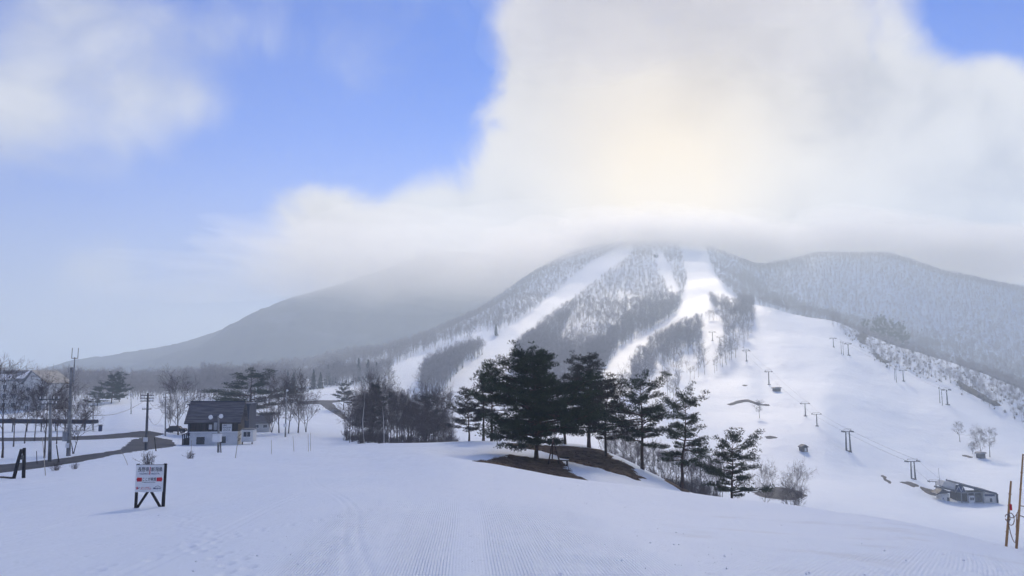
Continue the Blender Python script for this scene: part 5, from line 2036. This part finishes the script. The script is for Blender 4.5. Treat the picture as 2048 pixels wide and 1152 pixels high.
# ------------------------------------------------------------------ rope line at the right edge
def rope_poles():
    out = []
    for (u0, v0, u1, v1, r, lab, nm) in [
        (2012, 1090, 2022, 962, .034, 'thinner cane pole with a coil of rope, left of the tall one', 'rope_pole'),
        (2033, 1096, 2046, 908, .028, 'tall orange cane pole at the right edge', 'rope_pole'),
        (2031, 1092, 2034, 1026, .018, 'short cane tied beside the tall orange pole', 'rope_pole')]:
        b = on_ground(u0, 20.0 if u0 > 2020 else 20.6, v0)
        t = at(u1, v1, b.y) - b
        o = empty(nm, b)
        mb = MB()
        d = t.normalized() * .35
        mb.tube([-d, t * .33 + Vector((.006, 0, 0)), t * .66, t], [r, r * .95, r * .85, r * .7], 7)
        mb.build('cane', M['bamboo'], o, True)
        for f in (.22, .4, .62, .8):
            mb = MB()
            mb.tube([t * f - t.normalized() * .012, t * f + t.normalized() * .012], r * 1.15, 7)
            mb.build('knot', M['bamboo'], o)
        if u0 == 2012:
            mb = MB()
            mb.box(t * .6 + Vector((.02, -.03, 0)), (.05, .05, .16))
            mb.build('red_tag', M['red'], o)
        tag(o, lab, 'pole')
        out.append((b, b + t))
    (b1, t1), (b2, t2), (b3, t3) = out
    pt = lambda b, t, f: b + (t - b) * f
    wire(pt(b1, t1, .46), pt(b2, t2, .42), .12, .012, 'upper rope slung between the two cane poles', 'rope', 'rope')
    wire(pt(b1, t1, .38), pt(b2, t2, .36), .62, .012, 'lower rope hanging in a deep loop between the cane poles', 'rope', 'rope')
    far = pt(b2, t2, .5) + Vector((3.2, -1.2, -.1))
    wire(pt(b2, t2, .45), far, .1, .012, 'rope leaving the picture at the right edge', 'rope', 'rope')
    wire(pt(b2, t2, .35), far - Vector((0, 0, .9)), .15, .012, 'second rope leaving the picture lower down', 'rope', 'rope')
    c = pt(b1, t1, .5)
    P = [(c.x + .09 * math.sin(a) + .03, c.y - .03, c.z - .14 + .16 * math.cos(a)) for a in np.linspace(0, 2 * math.pi, 15)]
    mb = MB()
    mb.tube(P, .012, 5)
    P = [(c.x + .07 * math.sin(a) - .06, c.y - .045, c.z - .1 + .09 * math.cos(a)) for a in np.linspace(0, 2 * math.pi, 13)]
    mb.tube(P, .012, 5)
    tag(mb.build('rope_coil', M['rope']), 'coil of rope hung on the thinner cane pole', 'rope')


rope_poles()


# ------------------------------------------------------------------ crumbs of snow on the groomed field
def crumbs():
    rg = np.random.default_rng(1234)
    n = 900
    ang = rg.uniform(-.70, .72, n)
    r = 9 + 30 * rg.random(n) ** 1.6
    x, y = np.tan(ang) * r, r
    lane = np.minimum(np.abs(x + .047 * (y - 9) + 3.3), np.abs(x - 2.4 - .02 * y))
    w = np.exp(-(lane / 1.0) ** 2) + 1.2 * (x / y > .42) * (r < 26) + .12
    ok = rg.random(n) < w
    x, y = x[ok], y[ok]
    z = ground(x, y)
    bm = bmesh.new()
    bmesh.ops.create_icosphere(bm, subdivisions=1, radius=1)
    S = np.array([v.co[:] for v in bm.verts])
    Fs = np.array([[v.index for v in f.verts] for f in bm.faces])
    bm.free()
    N = len(x)
    sz = .006 + .016 * rg.random(N) ** 4
    V = np.stack([x, y, z], -1)[:, None, :] + S[None] * (sz[:, None] * rg.uniform(.6, 1.5, (N, 3)))[:, None, :] * (1 + .25 * rg.normal(size=(N, len(S), 1)))
    Fa = Fs[None] + (np.arange(N) * len(S))[:, None, None]
    tag(obj_np('snow_crumbs', V.reshape(-1, 3), Fa.reshape(-1, 3), M['snow_plain']), 'loose crumbs of snow beside the groomed lanes', kind='stuff')


crumbs()


# ------------------------------------------------------------------ air
def volume_box(name, lo, hi, color, density, aniso=0.0):
    V = [(x, y, z) for x in (lo[0], hi[0]) for y in (lo[1], hi[1]) for z in (lo[2], hi[2])]
    Fc = [(0, 1, 3, 2), (4, 6, 7, 5), (0, 4, 5, 1), (2, 3, 7, 6), (0, 2, 6, 4), (1, 5, 7, 3)]
    return obj_np(name, V, np.array(Fc), volume_material(name, color, density, aniso))


def volume_material(name, color, density, aniso):
    m = bpy.data.materials.new(name)
    m.use_nodes = True
    t = m.node_tree
    t.nodes.clear()
    v = t.nodes.new('ShaderNodeVolumePrincipled')
    v.inputs['Color'].default_value = (*color, 1)
    v.inputs['Density'].default_value = density
    v.inputs['Anisotropy'].default_value = aniso
    out = t.nodes.new('ShaderNodeOutputMaterial')
    t.links.new(v.outputs[0], out.inputs['Volume'])
    m.cycles.homogeneous_volume = True
    return m


haze = volume_box('haze', (-9500, -9500, -160), (9500, 9500, 310), (0.71, 0.85, 1.0), 0.00057, 0.48)
tag(haze, 'thin blue winter haze filling the valley', kind='stuff')


def build_cloud(name, puffs, dens, seed, aniso=0.5):
    """low cloud: nested lumpy shells of even density, so that each puff thins out softly towards its rim"""
    bm = bmesh.new()
    bmesh.ops.create_icosphere(bm, subdivisions=5, radius=1)
    S = np.array([v.co[:] for v in bm.verts])
    Fs = np.array([[v.index for v in f.verts] for f in bm.faces])
    bm.free()
    mat = volume_material(name, (0.99, 0.99, 0.99), dens, aniso)
    first = None
    for k, (u, v, D, rx, ry, rz) in enumerate(puffs):
        c = np.array(at(u, v, D))
        for j, f in enumerate((1.2, 0.92, 0.62)):
            q = S * np.array([rx, ry, rz]) * f
            w = c + q + j * 37
            n = fbm(w[:, 0] / 200 + w[:, 2] / 80, w[:, 1] / 200 - w[:, 2] / 100, 5, seed + k, 0.5)
            o = obj_np(name if first is None else 'cloud_puff', c + q * (1 + 0.95 * n)[:, None], Fs, mat, first, smooth=True)
            first = first or o
    return first


summit_cloud = build_cloud('summit_cloud', [
    (1150, 522, 1420, 130, 170, 36), (1240, 490, 1425, 120, 170, 38), (1325, 478, 1415, 140, 180, 38), (1405, 488, 1425, 110, 170, 36)], 0.0022, 71, 0.36)
ridge_cloud = build_cloud('ridge_cloud', [
    (1480, 502, 1440, 120, 160, 42), (1575, 512, 1430, 120, 160, 36), (1665, 488, 1420, 130, 160, 34), (1770, 486, 1420, 150, 160, 40), (1880, 516, 1400, 150, 160, 36), (1990, 538, 1380, 160, 160, 42)], 0.0021, 72, 0.24)
tag(ridge_cloud, 'grey cloud lying along the crest of the right hand ridge', kind='stuff')
valley_cloud = build_cloud('valley_cloud', [(820, 548, 1800, 620, 280, 88), (1010, 570, 1650, 320, 220, 60)], 0.0011, 75, 0.4)
tag(valley_cloud, 'grey cloud hanging low over the shoulder of the far blue mountain', kind='stuff')
tag(summit_cloud, 'pale cloud bank hiding the ski mountain summit', kind='stuff')
shading_cloud = build_cloud('shading_cloud', [(1390, -130, 930, 300, 280, 95)], 0.0017, 91, 0.1)  # added mostly out of view to keep the sun off the foreground
tag(shading_cloud, 'added cloud mostly above the view, shading the foreground', kind='stuff')
